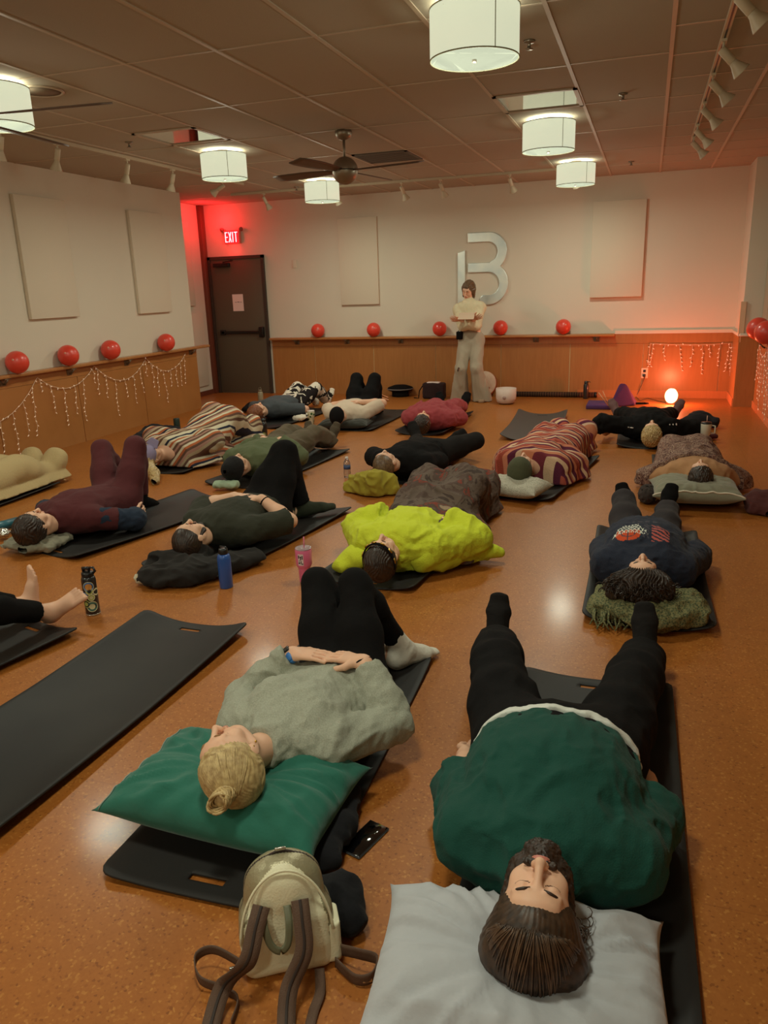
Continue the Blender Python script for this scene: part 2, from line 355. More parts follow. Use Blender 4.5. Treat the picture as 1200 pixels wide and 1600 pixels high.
# ================================================================== LAMPS, FANS, TRACKS
M_shade = mat('linen_shade', rgb(206, 206, 190), .8, noise=(9, rgb(214, 214, 200)), emit=(rgb(232, 240, 208), 1.1))
M_diff = mat('lamp_diffuser', rgb(226, 222, 200), .6, emit=(rgb(250, 246, 225), .8))
M_nick = mat('nickel', rgb(150, 140, 126), .35, .8)
M_edge = mat('shade_edge', rgb(150, 146, 118), .7)
def drum_lamp(x, y, lab, k=1., R=.218, z0=2.665, z1=2.885):
    o = empty('drum_ceiling_lamp', (x, y, CEIL), lab, 'ceiling lamp', 'drum ceiling lamps')
    c = (x, y, 0)
    mb = MB().lathe([(R, z0), (R, z1), (R-.004, z1), (R-.004, z0), (R, z0)], c, 48); mb.build('shade', M_shade, o)
    e = MB(); e.tube([(x+R*math.cos(a), y+R*math.sin(a), z0) for a in np.linspace(0, 2*PI, 49)], .0035, 6); e.tube([(x+R*math.cos(a), y+R*math.sin(a), z1) for a in np.linspace(0, 2*PI, 49)], .0035, 6)
    e.box((x+R*.62-.002, y-R*.785-.0025, z0), (x+R*.62+.002, y-R*.785+.0, z1)); e.build('shade_trim', M_edge, o)
    MB().lathe([(.0001, z0+.012), (R-.012, z0+.012), (R-.012, z0+.016), (.0001, z0+.016)], c, 40).build('diffuser', M_diff, o)
    MB().lathe([(.001, z0-.014), (.011, z0-.014), (.012, z0+.002), (.006, z0+.012)], c, 16).build('finial', M_nick, o)
    m = MB().lathe([(.06, CEIL-.001), (.062, CEIL-.018), (.055, CEIL-.024), (.001, CEIL-.024)], c, 24)
    for k in range(3): m.tube([(x, y, z1-.02), (x+R*math.cos(k*2.1), y+R*math.sin(k*2.1), z1-.02)], .002, 5)
    m.tube([(x, y, CEIL-.02), (x, y, z0+.015)], .007, 8); m.build('canopy', M_nick, o)
    def lt(n, kind, e_, zz, rx, size):
        l = bpy.data.lights.new(n, kind); l.energy = e_; l.color = LAMP_COL
        if kind == 'AREA': l.shape = 'DISK'; l.size = size
        else: l.shadow_soft_size = size
        q = bpy.data.objects.new(n, l); COL.objects.link(q); q.parent = o; q.location = (0, 0, zz-CEIL); q.rotation_euler = (rx, 0, 0)
    lt('bulb_down', 'AREA', LAMP_DOWN*k, z0-.02, 0, R*1.8)
    lt('bulb_up', 'AREA', LAMP_UP*k, z1-.004, PI, R*1.5)
    lt('bulb_side', 'POINT', LAMP_SIDE*k, z0-.09, 0, .09)
    return o
LX, RX = -3.985, -.885
drum_lamp(RX, 4.19, 'drum ceiling lamp nearest the camera, at the top of the photo')
drum_lamp(RX, 7.21, 'second drum lamp in the right row, beside the open ceiling hatch on the right')
drum_lamp(RX, 9.81, 'farthest drum lamp in the right row, nearest the letter logo')
drum_lamp(LX, 4.33, 'drum lamp cut by the left edge of the photo')
drum_lamp(LX, 7.2, 'drum lamp in the left row beside the dark ceiling hatch')
drum_lamp(LX, 9.65, 'farthest drum lamp in the left row, behind the hanging fan')
for x in (RX, LX):                                     # the rows go on behind the camera
    for y in (1.45, -1.2): drum_lamp(x, y, 'drum ceiling lamp of the rows behind the camera', .4)

def troffer(x0, y0, x1, y1, lab, mcol):
    o = empty('ceiling_hatch', ((x0+x1)/2, (y0+y1)/2, CEIL), lab, 'ceiling panel')
    MB().box((x0+.03, y0+.03, CEIL-.004), (x1-.03, y1-.03, CEIL-.001)).build('mirror_panel', mcol, o)
    b = MB()
    for a_, b_ in (((x0, y0), (x1, y0+.03)), ((x0, y1-.03), (x1, y1)), ((x0, y0), (x0+.03, y1)), ((x1-.03, y0), (x1, y1))): b.box((*a_, CEIL-.012), (*b_, CEIL-.001))
    b.build('hatch_frame', M_tbar, o)
M_hm = mat('hatch_mirror', rgb(190, 185, 170), .06, 1.0)
troffer(-1.18, 6.2, -.57, 6.80, 'square mirrored ceiling hatch in front of the second right lamp', M_hm)
troffer(-4.23, 6.1, -3.62, 6.70, 'square mirrored ceiling hatch in front of the left row lamp', M_hm)
# air vent, round speaker, sprinklers
o = empty('air_vent', (-2.7, 8.35, CEIL), 'square slatted air vent in the ceiling behind the hanging fan', 'vent')
b = MB(); M_vent = mat('vent_grey', rgb(96, 84, 72), .7)
for i in range(9): b.box((-2.95, 8.1+i*.06, CEIL-.012), (-2.42, 8.13+i*.06, CEIL-.004))
b.build('slats', M_vent, o)
b = MB(); b.box((-2.98, 8.06, CEIL-.014), (-2.39, 8.09, CEIL)); b.box((-2.98, 8.63, CEIL-.014), (-2.39, 8.66, CEIL)); b.box((-2.98, 8.06, CEIL-.014), (-2.95, 8.66, CEIL)); b.box((-2.42, 8.06, CEIL-.014), (-2.39, 8.66, CEIL)); b.build('vent_frame', M_vent, o)
o = empty('ceiling_speaker', (-3.88, 4.64, CEIL), 'round flush ceiling speaker near the left edge', 'speaker')
MB().lathe([(.15, CEIL), (.15, CEIL-.008), (.135, CEIL-.012), (.13, CEIL-.006)], (-3.88, 4.64, 0), 40).build('rim', M_tbar, o)
MB().lathe([(.132, CEIL-.007), (.001, CEIL-.009)], (-3.88, 4.64, 0), 40).build('grille', mat('grille', rgb(140, 122, 102), .8), o)
for (x, y, l) in ((-.27, 6.56, 'fire sprinkler right of the mirrored ceiling hatch'), (-.29, 10.19, 'fire sprinkler right of the farthest right lamp'), (-4.48, 6.41, 'fire sprinkler left of the left ceiling hatch'), (-4.53, 10.09, 'fire sprinkler left of the farthest left lamp'), (-.73, 4.95, 'fire sprinkler beside the nearest drum lamp')):
    MB().lathe([(.035, CEIL), (.03, CEIL-.012), (.01, CEIL-.014), (.01, CEIL-.04), (.022, CEIL-.042), (.022, CEIL-.046), (.001, CEIL-.046)], (x, y, 0), 16).build('sprinkler', M_nick); tag(S.objects[-1] if 0 else COL.objects[-1], l, 'sprinkler', 'ceiling sprinklers')

def fan(x, y, zb, lab, a0, R=.75, rb=.115):
    o = empty('ceiling_fan', (x, y, CEIL), lab, 'fan')
    c = (x, y, 0); Mf = mat('fan_metal', rgb(150, 138, 122), .4, .8)
    MB().lathe([(.07, CEIL-.001), (.075, CEIL-.02), (.066, CEIL-.055), (.03, CEIL-.075), (.012, CEIL-.08)], c, 28).build('canopy', Mf, o)
    MB().tube([(x, y, CEIL-.07), (x, y, zb+rb*.8)], .012, 10).build('down_rod', Mf, o)
    MB().ball((x, y, zb), rb, 28, 18).build('motor_housing', Mf, o)
    MB().lathe([(rb+.001, zb-.004), (rb+.003, zb), (rb+.001, zb+.004)], c, 32).build('seam_ring', mat('dark_seam', rgb(40, 34, 30), .5), o)
    for k in range(4):
        a = a0+k*PI/2; u = np.array([math.cos(a), math.sin(a), 0]); v = np.array([-math.sin(a), math.cos(a), 0]); n = np.array([0, 0, 1.])
        P = []
        for i in range(9):
            t = i/8; r = rb*.8+(R-rb*.8)*t; w = .035+.035*min(1, t*2.2); w *= (1 if i < 8 else .8)
            P.append([np.array([x, y, zb+.0])+u*r+v*s_*w+n*(s_*w*.22) for s_ in (-1, -.5, 0, .5, 1)])
        MB().grid(np.array(P)).build('blade', mat('fan_blade', rgb(96, 76, 62), .5), o, solid=.008)
fan(-2.60, 6.85, PY(537, 267, 6.85)[2], 'silver ball ceiling fan hanging in the middle of the room', -.20)
fan(-3.06, 3.1, 2.42, 'ceiling fan at the top left edge of the photo, one blade in view', .10)

# track lighting
M_track = mat('track_cream', rgb(196, 178, 150), .5); M_head = mat('head_cream', rgb(206, 192, 166), .45)
def track(lab, p0, p1, z=CEIL-.03, dark=False):
    o = empty('light_track', ((p0[0]+p1[0])/2, (p0[1]+p1[1])/2, CEIL), lab, 'track')
    d = np.array([p1[0]-p0[0], p1[1]-p0[1], 0]); L = np.linalg.norm(d); d /= L; n = np.array([-d[1], d[0], 0])
    RR = np.array([d, n, [0, 0, 1]]).T
    MB().box((0, -.017, 0), (L, .017, .029), RR, (p0[0], p0[1], CEIL-.03)).build('track_bar', M_track, o)
    MB().box((0, -.005, -.001), (L, .005, .002), RR, (p0[0], p0[1], CEIL-.03)).build('track_slot', mat('track_slot_black' if dark else 'track_slot_tan', rgb(30, 24, 22) if dark else rgb(150, 132, 110), .5), o)
def head(x, y, aim, lab, grp, drop=.06, s=1.):
    a = np.array(aim, float); a /= np.linalg.norm(a)
    o = empty('track_spotlight', (x, y, CEIL-.03), lab, 'spotlight', grp)
    j = np.array([x, y, CEIL-.03-drop])
    MB().tube([(x, y, CEIL-.03), j], .008*s, 8).box((x-.014, y-.03, CEIL-.045), (x+.014, y+.03, CEIL-.03)).build('stem', M_head, o)
    MB().lathe([(.001, -.05), (.022, -.048), (.024, -.04), (.024, .045), (.022, .05), (.001, .05)], j+a*.03*s, 16, axis=a).build('barrel', M_head, o)
    MB().lathe([(.022, .0), (.026, .02), (.05, .075), (.052, .08), (.047, .079), (.02, .03), (.001, .028)], j+a*.078*s, 20, axis=a).build('bell', M_head, o)
track('cream ceiling light track along the left wall', (-4.93, 3.6), (-4.93, 9.35))
track('cream ceiling light track along the back wall', (-5.6, 10.25), (-.7, 10.25))
track('ceiling light track with a dark slot on the right', (.318, 3.2), (.318, 8.9), dark=True)
for y, nm in ((5.37, 'at the left edge of the photo'), (6.01, 'above the left panel'), (6.99, 'between the two left panels'), (7.78, 'above the second left panel'), (8.84, 'glowing red near the exit sign')):
    head(-4.93, y, (-.35, .1, -.9) if y < 8 else (-.9, -.1, -.5), 'cream track spotlight on the left track, '+nm, 'spotlights on the left track')
for x, nm in ((-5.1, 'right of the exit sign'), (-4.06, 'under the farthest left lamp'), (-3.12, 'above the back wall panel'), (-2.6, 'halfway to the logo'), (-1.72, 'above the letter logo'), (-.95, 'below the farthest right lamp')):
    head(x, 10.25, (.25, .5, -.9), 'cream track spotlight on the back track, '+nm, 'spotlights on the back track')
for i, y in enumerate((4.4, 5.3, 6.1, 7.0, 7.95, 8.6)):
    head(.318, y, (.7, .15, -.72), 'cream track spotlight on the right track, %s from the camera' % ['nearest', 'second', 'third', 'fourth', 'fifth', 'farthest'][i], 'spotlights on the right track')

# ================================================================== BALLS AND STRING LIGHTS
M_red = mat('red_rubber', rgb(222, 66, 50), .34, noise=(6, rgb(228, 74, 56)), coat=.2)
def ball(x, y, z, r, lab, grp):
    o = empty('exercise_ball', (x, y, z), lab, 'ball', grp)
    MB().ball((x, y, z+r), r, 32, 20).build('ball_body', M_red, o)
    MB().lathe([(.001, 0), (.012, .0), (.012, -.004), (.001, -.004)], (x+.4*r, y-.87*r, z+1.3*r), 12, axis=(.4, -.87, .3)).build('plug', mat('plug_white', rgb(230, 150, 130), .5), o)
RT_ = .885
for (a, b_), nm in zip(((27, 567), (107, 557), (173, 547), (260, 538)), ('leftmost, at the photo edge', 'second from the left edge', 'third, between the two panels', 'nearest the recess by the door')):
    p = PX(a, b_, LEFT+.115); ball(LEFT+.115, p[1], RT_, .113, 'red exercise ball on the left barre shelf, '+nm, 'red balls on the left shelf')
for a, nm in zip((497, 584, 687, 782, 880), ('nearest the door', 'second from the door', 'just left of the standing person', 'just right of the standing person', 'farthest right')):
    p = PY(a, 518, BACK-.11); ball(p[0], BACK-.115, RT_, .105, 'red exercise ball on the back barre shelf, '+nm, 'red balls on the back shelf')
for y, nm in ((9.9, 'farther'), (9.2, 'nearer')): ball(XR-.13, y, RT_, .125, 'dark red exercise ball on the right shelf, the %s of two' % nm, 'balls on the right shelf')

M_wire = mat('white_wire', rgb(226, 190, 160), .6); M_bulb = mat('tiny_bulb', rgb(250, 220, 190), .4, emit=((1, .72, .5), .35))
_b = MB().tube([(0, 0, 0), (0, 0, .012), (0, 0, .026)], [.0042, .0055, .0012], 5).build('bulb', M_bulb)
BULB = _b.data; bpy.data.objects.remove(_b)
def icicle(lab, path, drops, nrm, seed):
    """path: points of the carrying wire; drops: list of (t, length)"""
    rnd = random.Random(seed); path = [np.array(p, float) for p in path]; n = np.array(nrm, float)
    o = empty('icicle_light_string', path[0], lab, 'string lights')
    side = np.cross(n, [0, 0, 1.])
    w = MB(); bl = MB()
    w.tube(path, .0035, 5)
    nb = [0]
    def bulb(p, d):
        d = d/np.linalg.norm(d)
        if nb[0] >= 100: bl.tube([p, p+d*.012, p+d*.026], [.0042, .0055, .0012], 5); return
        nb[0] += 1
        q = bpy.data.objects.new('bulb', BULB); COL.objects.link(q); q.parent = o; q.location = (p-path[0]).tolist(); q.rotation_euler = Vector(d.tolist()).to_track_quat('Z', 'Y').to_euler()
    cum = [0]
    for i in range(len(path)-1): cum.append(cum[-1]+np.linalg.norm(path[i+1]-path[i]))
    def at(t):
        s = t*cum[-1]
        for i in range(len(path)-1):
            if s <= cum[i+1]: f = (s-cum[i])/(cum[i+1]-cum[i]+1e-9); return path[i]*(1-f)+path[i+1]*f
        return path[-1]
    k = int(cum[-1]/.09)
    for i in range(k): bulb(at((i+.5)/k), side*rnd.uniform(-1, 1)+np.array([0, 0, rnd.uniform(-1, .6)]))
    for t, L in drops:
        p = at(t); pts = [p]; m = max(3, int(L/.05)); x = 0
        for j in range(1, m+1):
            x += rnd.uniform(-.012, .012); pts.append(p+side*x+n*rnd.uniform(0, .012)+np.array([0, 0, -L*j/m]))
            bulb(pts[-1], side*rnd.choice((-1, 1))*rnd.uniform(.5, 1)+np.array([0, 0, -rnd.uniform(.2, 1)]))
        w.tube(pts, .0026, 5)
    w.build('wire', M_wire, o)
    if bl.v: tag(bl.build('more_bulbs', M_bulb, o), kind='stuff')
def catenary(a, b, sag, n=10):
    a = np.array(a); b = np.array(b); return [a*(1-t)+b*t+np.array([0, 0, -sag*4*t*(1-t)]) for t in np.linspace(0, 1, n)]
xw = LEFT+.035
pk = [PX(a, b_, xw) for a, b_ in ((-95, 640), (58, 590), (147, 572), (228, 560), (290, 552))]
lows = [.30, .18, .22, .20]; path = []
for i in range(4): path += catenary(pk[i], pk[i+1], lows[i])[(1 if i else 0):]
rr = random.Random(3); drops = []
drops = [(t, L) for t, L in zip([.02, .07, .12, .16, .20, .24, .285, .32, .355, .40, .44, .475, .52, .545, .58, .62, .66, .70, .735, .77, .80, .835, .86, .90, .93, .955, .985], [.2, .3, .25, .3, .42, .35, .50, .12, .30, .4, .3, .45, .15, .28, .25, .42, .2, .34, .3, .2, .3, .35, .42, .2, .25, .3, .35])]
icicle('white icicle lights draped in swags below the left barre shelf', path, drops, (1, 0, 0), 1)
yb = BACK-.04
q0, q1, q2, q3 = PY(1012, 570, yb), PY(1016, 537, yb), PY(1080, 539, yb), PY(1146, 536, yb)
icicle('white icicle lights taped to the red lit corner of the back wall', [q0, q1, (q1+q2)/2+[0, 0, -.005], q2, (q2+q3)/2+[0, 0, -.008], q3], [(.06, .1), (.25, .30), (.36, .2), (.5, .34), (.62, .28), (.72, .38), (.78, .15), (.88, .28), (.96, .36), (.985, .42)], (0, -1, 0), 2)
xr = XR-.03
path = catenary((xr, 10.5, .80), (xr, 9.75, .80), .12)+catenary((xr, 9.75, .80), (xr, 9.0, .80), .2)[1:]+catenary((xr, 9.0, .80), (xr, 8.2, .80), .2)[1:]
icicle('tangle of white icicle lights hanging on the right wall', path, [(t, L) for t, L in zip(np.linspace(.02, .98, 16), [.4, .3, .5, .62, .45, .3, .55, .6, .4, .5, .6, .45, .5, .3, .5, .4])], (-1, 0, 0), 3)

# ================================================================== IMPLICIT-SURFACE MODELLING (bodies, clothes, cloth)
def nz(v): v = np.array(v, float); return v/(np.linalg.norm(v)+1e-9)
def V3(*a): return np.array(a, float)
def cone(a, b, ra, rb):
    a = np.array(a, float); b = np.array(b, float); ab = b-a; L2 = max(ab@ab, 1e-9)
    def f(p):
        q = p-a; t = np.clip(q@ab/L2, 0, 1); return np.linalg.norm(q-t[:, None]*ab, axis=1)-(ra+(rb-ra)*t)
    return f
def chain(pts, rs, k=.02):
    return [(cone(pts[i], pts[i+1], rs[i], rs[i+1]), k) for i in range(len(pts)-1)]
def ell(c, r, R=None):
    """ellipsoid; rows of R are its axes"""
    c = np.array(c, float); r = np.array(r, float); A = np.eye(3) if R is None else np.array(R, float)
    def f(p):
        q = (p-c)@A.T; k0 = np.linalg.norm(q/r, axis=1); k1 = np.linalg.norm(q/(r*r), axis=1)+1e-9; return k0*(k0-1)/k1
    return f
def econe(a, b, wa, wb, side, e=2.2):
    """segment with an elliptical section: wa=(half width along side, half depth)"""
    a = np.array(a, float); b = np.array(b, float); ab = b-a; L2 = max(ab@ab, 1e-9); ax = nz(ab); s = np.array(side, float); s = nz(s-ax*(s@ax)); n = np.cross(ax, s)
    def f(p):
        q = p-a; t = np.clip(q@ab/L2, 0, 1); q = q-t[:, None]*ab
        w = wa[0]+(wb[0]-wa[0])*t; h = wa[1]+(wb[1]-wa[1])*t
        x = np.abs(q@s)/w; y = np.abs(q@n)/h; z = np.abs(q@ax)/h
        k = (x**e+y**e+z**e)**(1/e)
        g = np.sqrt((q@s/w/w)**2+(q@n/h/h)**2+(q@ax/h/h)**2)+1e-6; k2 = np.sqrt((q@s/w)**2+(q@n/h)**2+(q@ax/h)**2)
        return (k-1)*np.maximum(k2, .3)/g
    return f
def rbx(c, half, R=None, r=.01):
    c = np.array(c, float); half = np.array(half, float); A = np.eye(3) if R is None else np.array(R, float)
    def f(p):
        q = np.abs((p-c)@A.T)-half+r; return np.linalg.norm(np.maximum(q, 0), axis=1)+np.minimum(q.max(axis=1), 0)-r
    return f
def smin(a, b, k):
    if k <= 0: return np.minimum(a, b)
    h = np.maximum(k-np.abs(a-b), 0)/k; return np.minimum(a, b)-h*h*k*.25
def union(prims, infl=0.):
    def f(p):
        d = None
        for g, k in prims:
            e = g(p); d = e if d is None else smin(d, e, k)
        return d-infl
    return f
def half(c, n):
    c = np.array(c, float); n = nz(n)
    return lambda p: (p-c)@n
def inter(f, *gs):
    def h(p):
        d = f(p)
        for g in gs: d = np.maximum(d, g(p))
        return d
    return h
def minus(f, g, k=.0):
    def h(p):
        a = f(p); b = -g(p)
        return np.maximum(a, b) if k <= 0 else -smin(-a, -b, k)
    return h
def hsh(i, j, k): 
    x = (i*73856093) ^ (j*19349663) ^ (k*83492791); x = (x ^ (x >> 13))*1274126177 & 0x7fffffff; x = (x ^ (x >> 16)); return (x & 0xffff)/32767.5-1
def vnoise(p):
    i = np.floor(p).astype(np.int64); f = p-i; f = f*f*(3-2*f); r = 0
    for a in (0, 1):
        wa = f[:, 0] if a else 1-f[:, 0]
        for b in (0, 1):
            wb = wa*(f[:, 1] if b else 1-f[:, 1])
            for c in (0, 1): r = r+wb*(f[:, 2] if c else 1-f[:, 2])*hsh(i[:, 0]+a, i[:, 1]+b, i[:, 2]+c)
    return r
def folds(f, amp, scale, axes=None, seed=0, ridge=True):
    """cloth folds: ridged noise; scale = frequency along three axes"""
    A = np.eye(3) if axes is None else np.array(axes, float); sc = np.array(scale, float)
    def h(p):
        d = f(p); m = np.abs(d) < .06
        q = p[m]@A.T*sc+seed*7.31
        w = vnoise(q*.7+3); q = q+w[:, None]*.5
        n = vnoise(q); n = (1-2*np.abs(n)) if ridge else n
        d = d.copy(); d[m] -= amp*(n*.7+.3*vnoise(q*2.3)); return d
    return h
def nets(fn, lo, hi, h, slack=.012):
    lo = np.array(lo, float); hi = np.array(hi, float); C = 4
    nc = np.ceil((hi-lo)/(h*C)).astype(int)+1; n = nc*C
    cg = np.stack(np.meshgrid(*[lo[i]+(np.arange(nc[i])*C+(C-1)/2)*h for i in range(3)], indexing='ij'), -1).reshape(-1, 3)
    dc = fn(cg).reshape(nc)
    val = np.repeat(np.repeat(np.repeat(dc, C, 0), C, 1), C, 2)
    near = np.abs(dc) < C*h*.95+slack
    bi = np.argwhere(near)
    if len(bi) == 0: return np.zeros((0, 3)), np.zeros((0, 4), int)
    off = np.stack(np.meshgrid(*[np.arange(C)]*3, indexing='ij'), -1).reshape(-1, 3)
    idx = (bi[:, None, :]*C+off[None]).reshape(-1, 3)
    out = np.empty(len(idx)); CH = 400000
    for s in range(0, len(idx), CH): out[s:s+CH] = fn(lo+idx[s:s+CH]*h)
    val[idx[:, 0], idx[:, 1], idx[:, 2]] = out
    neg = val < 0
    m = n-1
    cnt = np.zeros(m, np.int8)
    for a in (0, 1):
        for b in (0, 1):
            for c in (0, 1): cnt += neg[a:a+m[0], b:b+m[1], c:c+m[2]]
    act = np.argwhere((cnt > 0) & (cnt < 8))
    if len(act) == 0: return np.zeros((0, 3)), np.zeros((0, 4), int)
    acc = np.zeros((len(act), 3)); num = np.zeros(len(act))
    for ax in range(3):
        o1, o2 = [q for q in range(3) if q != ax]
        for a in (0, 1):
            for b in (0, 1):
                s = np.zeros(3, int); s[o1] = a; s[o2] = b; e = s.copy(); e[ax] = 1
                A = act+s; B = act+e
                va = val[A[:, 0], A[:, 1], A[:, 2]]; vb = val[B[:, 0], B[:, 1], B[:, 2]]
                x = (va < 0) != (vb < 0); t = np.where(x, va/np.where(x, va-vb, 1), 0)
                acc += np.where(x[:, None], s+(e-s)*t[:, None], 0); num += x
    vs = lo+(act+acc/num[:, None])*h
    ids = -np.ones(m, np.int64); ids[act[:, 0], act[:, 1], act[:, 2]] = np.arange(len(act))
    F = []
    for ax in range(3):
        o1, o2 = (ax+1) % 3, (ax+2) % 3
        sa = [slice(1, m[i]) for i in range(3)]; sa[ax] = slice(0, m[ax]); sb = list(sa); sb[ax] = slice(1, m[ax]+1)
        A = neg[tuple(sa)]; B = neg[tuple(sb)]
        e = np.argwhere(A != B)
        if len(e) == 0: continue
        e0 = e.copy(); e0[:, o1] += 1; e0[:, o2] += 1
        fl = A[e[:, 0], e[:, 1], e[:, 2]]
        q = []
        for a, b in ((1, 1), (0, 1), (0, 0), (1, 0)):
            c = e0.copy(); c[:, o1] -= a; c[:, o2] -= b; q.append(ids[c[:, 0], c[:, 1], c[:, 2]])
        q = np.stack(q, 1); q[~fl] = q[~fl][:, ::-1]; q = q[(q >= 0).all(1)]
        F.append(q)
    return vs, np.concatenate(F)
def sdf_mesh(fn, h, bounds, fine=()):
    """fine: list of (lo, hi, h2) boxes meshed at a finer step in the same surface"""
    V, F = nets(fn, bounds[0], bounds[1], h)
    if len(fine):
        c = V[F].mean(1); keep = np.ones(len(F), bool)
        for lo, hi, _ in fine: keep &= ~((c > np.array(lo)+h*.6) & (c < np.array(hi)-h*.6)).all(1)
        F = F[keep]
    done = []
    for lo, hi, h2 in fine:
        v, f = nets(fn, lo, hi, h2)
        if len(f) and done:
            c = v[f].mean(1); k = np.ones(len(f), bool)
            for l2, h3 in done: k &= ~((c > np.array(l2)) & (c < np.array(h3))).all(1)
            f = f[k]
        done.append((lo, hi)); F = np.concatenate([F, f+len(V)]); V = np.concatenate([V, v])
    return V, F
def mesh_obj(name, V, F, mats, parent=None, colour=None):
    used = np.unique(F); rm = -np.ones(len(V), int); rm[used] = np.arange(len(used)); V = V[used]; F = rm[F]
    me = bpy.data.meshes.new(name); o = wloc(parent)
    me.vertices.add(len(V)); me.vertices.foreach_set('co', (V-o).astype(np.float32).ravel())
    me.loops.add(F.size); me.loops.foreach_set('vertex_index', F.astype(np.int32).ravel())
    me.polygons.add(len(F)); me.polygons.foreach_set('loop_start', np.arange(0, F.size, 4, dtype=np.int32)); me.polygons.foreach_set('loop_total', np.full(len(F), 4, np.int32))
    me.polygons.foreach_set('use_smooth', np.ones(len(F), bool)); me.update(calc_edges=True); me.validate()
    for m in (mats if isinstance(mats, (list, tuple)) else [mats]): me.materials.append(m)
    if colour is not None:
        c = V[F].mean(1); me.polygons.foreach_set('material_index', colour(c).astype(np.int32))
    ob = bpy.data.objects.new(name, me); COL.objects.link(ob)
    if parent is not None: ob.parent = parent
    return ob
def sdf_obj(name, fn, h, bounds, mats, parent=None, fine=(), colour=None):
    V, F = sdf_mesh(fn, h, bounds, fine); return mesh_obj(name, V, F, mats, parent, colour)
def bounds_of(pts, pad=.2, zmin=-.02):
    P = np.array(pts); lo = P.min(0)-pad; hi = P.max(0)+pad; lo[2] = max(lo[2], zmin); return lo, hi

# ------------------------------------------------------------------ the human figure
def on(px, py, parent, L, near=True):
    """point on the sight line (px, py) at distance L from a parent joint"""
    d = nz(ray(px, py)); o = EYE-np.array(parent); b = o@d; c = o@o-L*L; q = b*b-c
    t = -b if q < 0 else (-b-math.sqrt(q) if near else -b+math.sqrt(q))
    return EYE+t*d
FLOORCUT = lambda f, z=.020: inter(f, half((0, 0, z), (0, 0, -1)))
class Fig:
    """joint table; limb a = image left, b = image right"""
    def __init__(s, hd, nk, pl, up=(0, 0, 1), face=(0, 0, 1), crown=None, g=1., shw=.17, hpw=.09, sc=1., belly=0., bust=0., name=''):
        s.hd, s.nk, s.pl, s.g, s.sc, s.belly, s.bust, s.name = map(lambda x: x, (np.array(hd), np.array(nk), np.array(pl), g, sc, belly, bust, name))
        s.ax = nz(s.pl-s.nk); s.n = nz(np.array(up, float)-s.ax*(np.array(up, float)@s.ax)); s.sd = np.cross(s.ax, s.n)
        s.face = nz(face); s.crown = nz(crown if crown is not None else s.hd-s.nk); s.crown = nz(s.crown-s.face*(s.crown@s.face)); s.hs = np.cross(s.crown, s.face)
        s.sh = {'a': s.nk+s.ax*.075*sc-s.sd*shw*sc, 'b': s.nk+s.ax*.075*sc+s.sd*shw*sc}
        s.hp = {'a': s.pl+s.ax*.04*sc-s.sd*hpw*sc, 'b': s.pl+s.ax*.04*sc+s.sd*hpw*sc}
        s.el = {}; s.wr = {}; s.hand = {}; s.kn = {}; s.an = {}; s.toe = {}; s.palm = {}; s.curl = {}; s.spread = {}
    def arm(s, k, el, wr, hand, palm, curl=.3, spread=1.):
        s.el[k] = np.array(el); s.wr[k] = np.array(wr); s.hand[k] = nz(np.array(hand)-s.wr[k]); p = np.array(palm, float); s.palm[k] = nz(p-s.hand[k]*(p@s.hand[k])); s.curl[k] = curl; s.spread[k] = spread
    def leg(s, k, kn, an, toe): s.kn[k] = np.array(kn); s.an[k] = np.array(an); s.toe[k] = np.array(toe)
    def report(s):
        L = lambda a, b: round(float(np.linalg.norm(a-b)), 2)
        print(s.name, 'torso', L(s.nk, s.pl), 'head', L(s.hd, s.nk), *['%s ua %s fa %s th %s sh %s ft %s |' % (k, L(s.sh[k], s.el[k]) if k in s.el else '-', L(s.el[k], s.wr[k]) if k in s.el else '-', L(s.hp[k], s.kn[k]) if k in s.kn else '-', L(s.kn[k], s.an[k]) if k in s.kn else '-', L(s.an[k], s.toe[k]) if k in s.kn else '-') for k in 'ab'])
    # ---- primitive lists
    def torso(s, t=0.):
        c, g, a, n = s.sc, s.g, s.ax, s.n; L = np.linalg.norm(s.pl-s.nk); P = lambda f, d=0.: s.nk+a*L*f+n*d
        r = [(econe(P(.14), P(.40), (.150*c+t, .085*c*g+t), (.152*c*g+t, .108*c*g+t), s.sd), .06),
             (econe(P(.40), P(.70), (.150*c*g+t, .105*c*g+t), (.140*c*g+t, .098*c*g+t), s.sd), .06),
             (econe(P(.70), P(1.0), (.140*c*g+t, .098*c*g+t), (.165*c*g+t, .105*c*g+t), s.sd), .06)]
        for k in 'ab': r.append((cone(P(.12), s.sh[k], .062*c+t, .062*c*(.7+.3*g)+t), .07))
        if s.belly: r.append((ell(P(.66, .05*c), (.155*c*g+t, .19*c+t, s.belly+.06+t), (s.sd, a, n)), .08))
        if s.bust:
            for q in (-1, 1): r.append((ell(P(.30, .06*c)+s.sd*q*.075*c, (.07*c+t, .075*c+t, s.bust+.03+t), (s.sd, a, n)), .05))
        return r
    def neck(s, t=0.):
        j = s.hd-s.crown*.06*s.sc-s.face*.015
        return [(cone(s.nk+s.ax*.03, j, .056*s.sc*(.75+.25*s.g)+t, .052*s.sc+t), .05)]
    def armp(s, k, t=0., f=1., flare=0.):
        """upper arm and forearm, up to fraction f of the whole arm"""
        c = s.sc; g = .6+.4*s.g; sh, el, wr = s.sh[k], s.el[k], s.wr[k]
        if f > .5:
            e = el+(wr-el)*(f-.5)*2; r1 = (.042+(.029-.042)*(f-.5)*2)*c*g+t+flare
            m = el+(e-el)*.35
            return [(cone(sh, el, .054*c*g+t, .043*c*g+t), .045), (cone(el, m, .043*c*g+t, .043*c*g+t+flare*.5), .03), (cone(m, e, .043*c*g+t+flare*.5, r1), .03)]
        e = sh+(el-sh)*f*2; return [(cone(sh, e, .056*c*g+t, .048*c*g+t+flare), .045)]
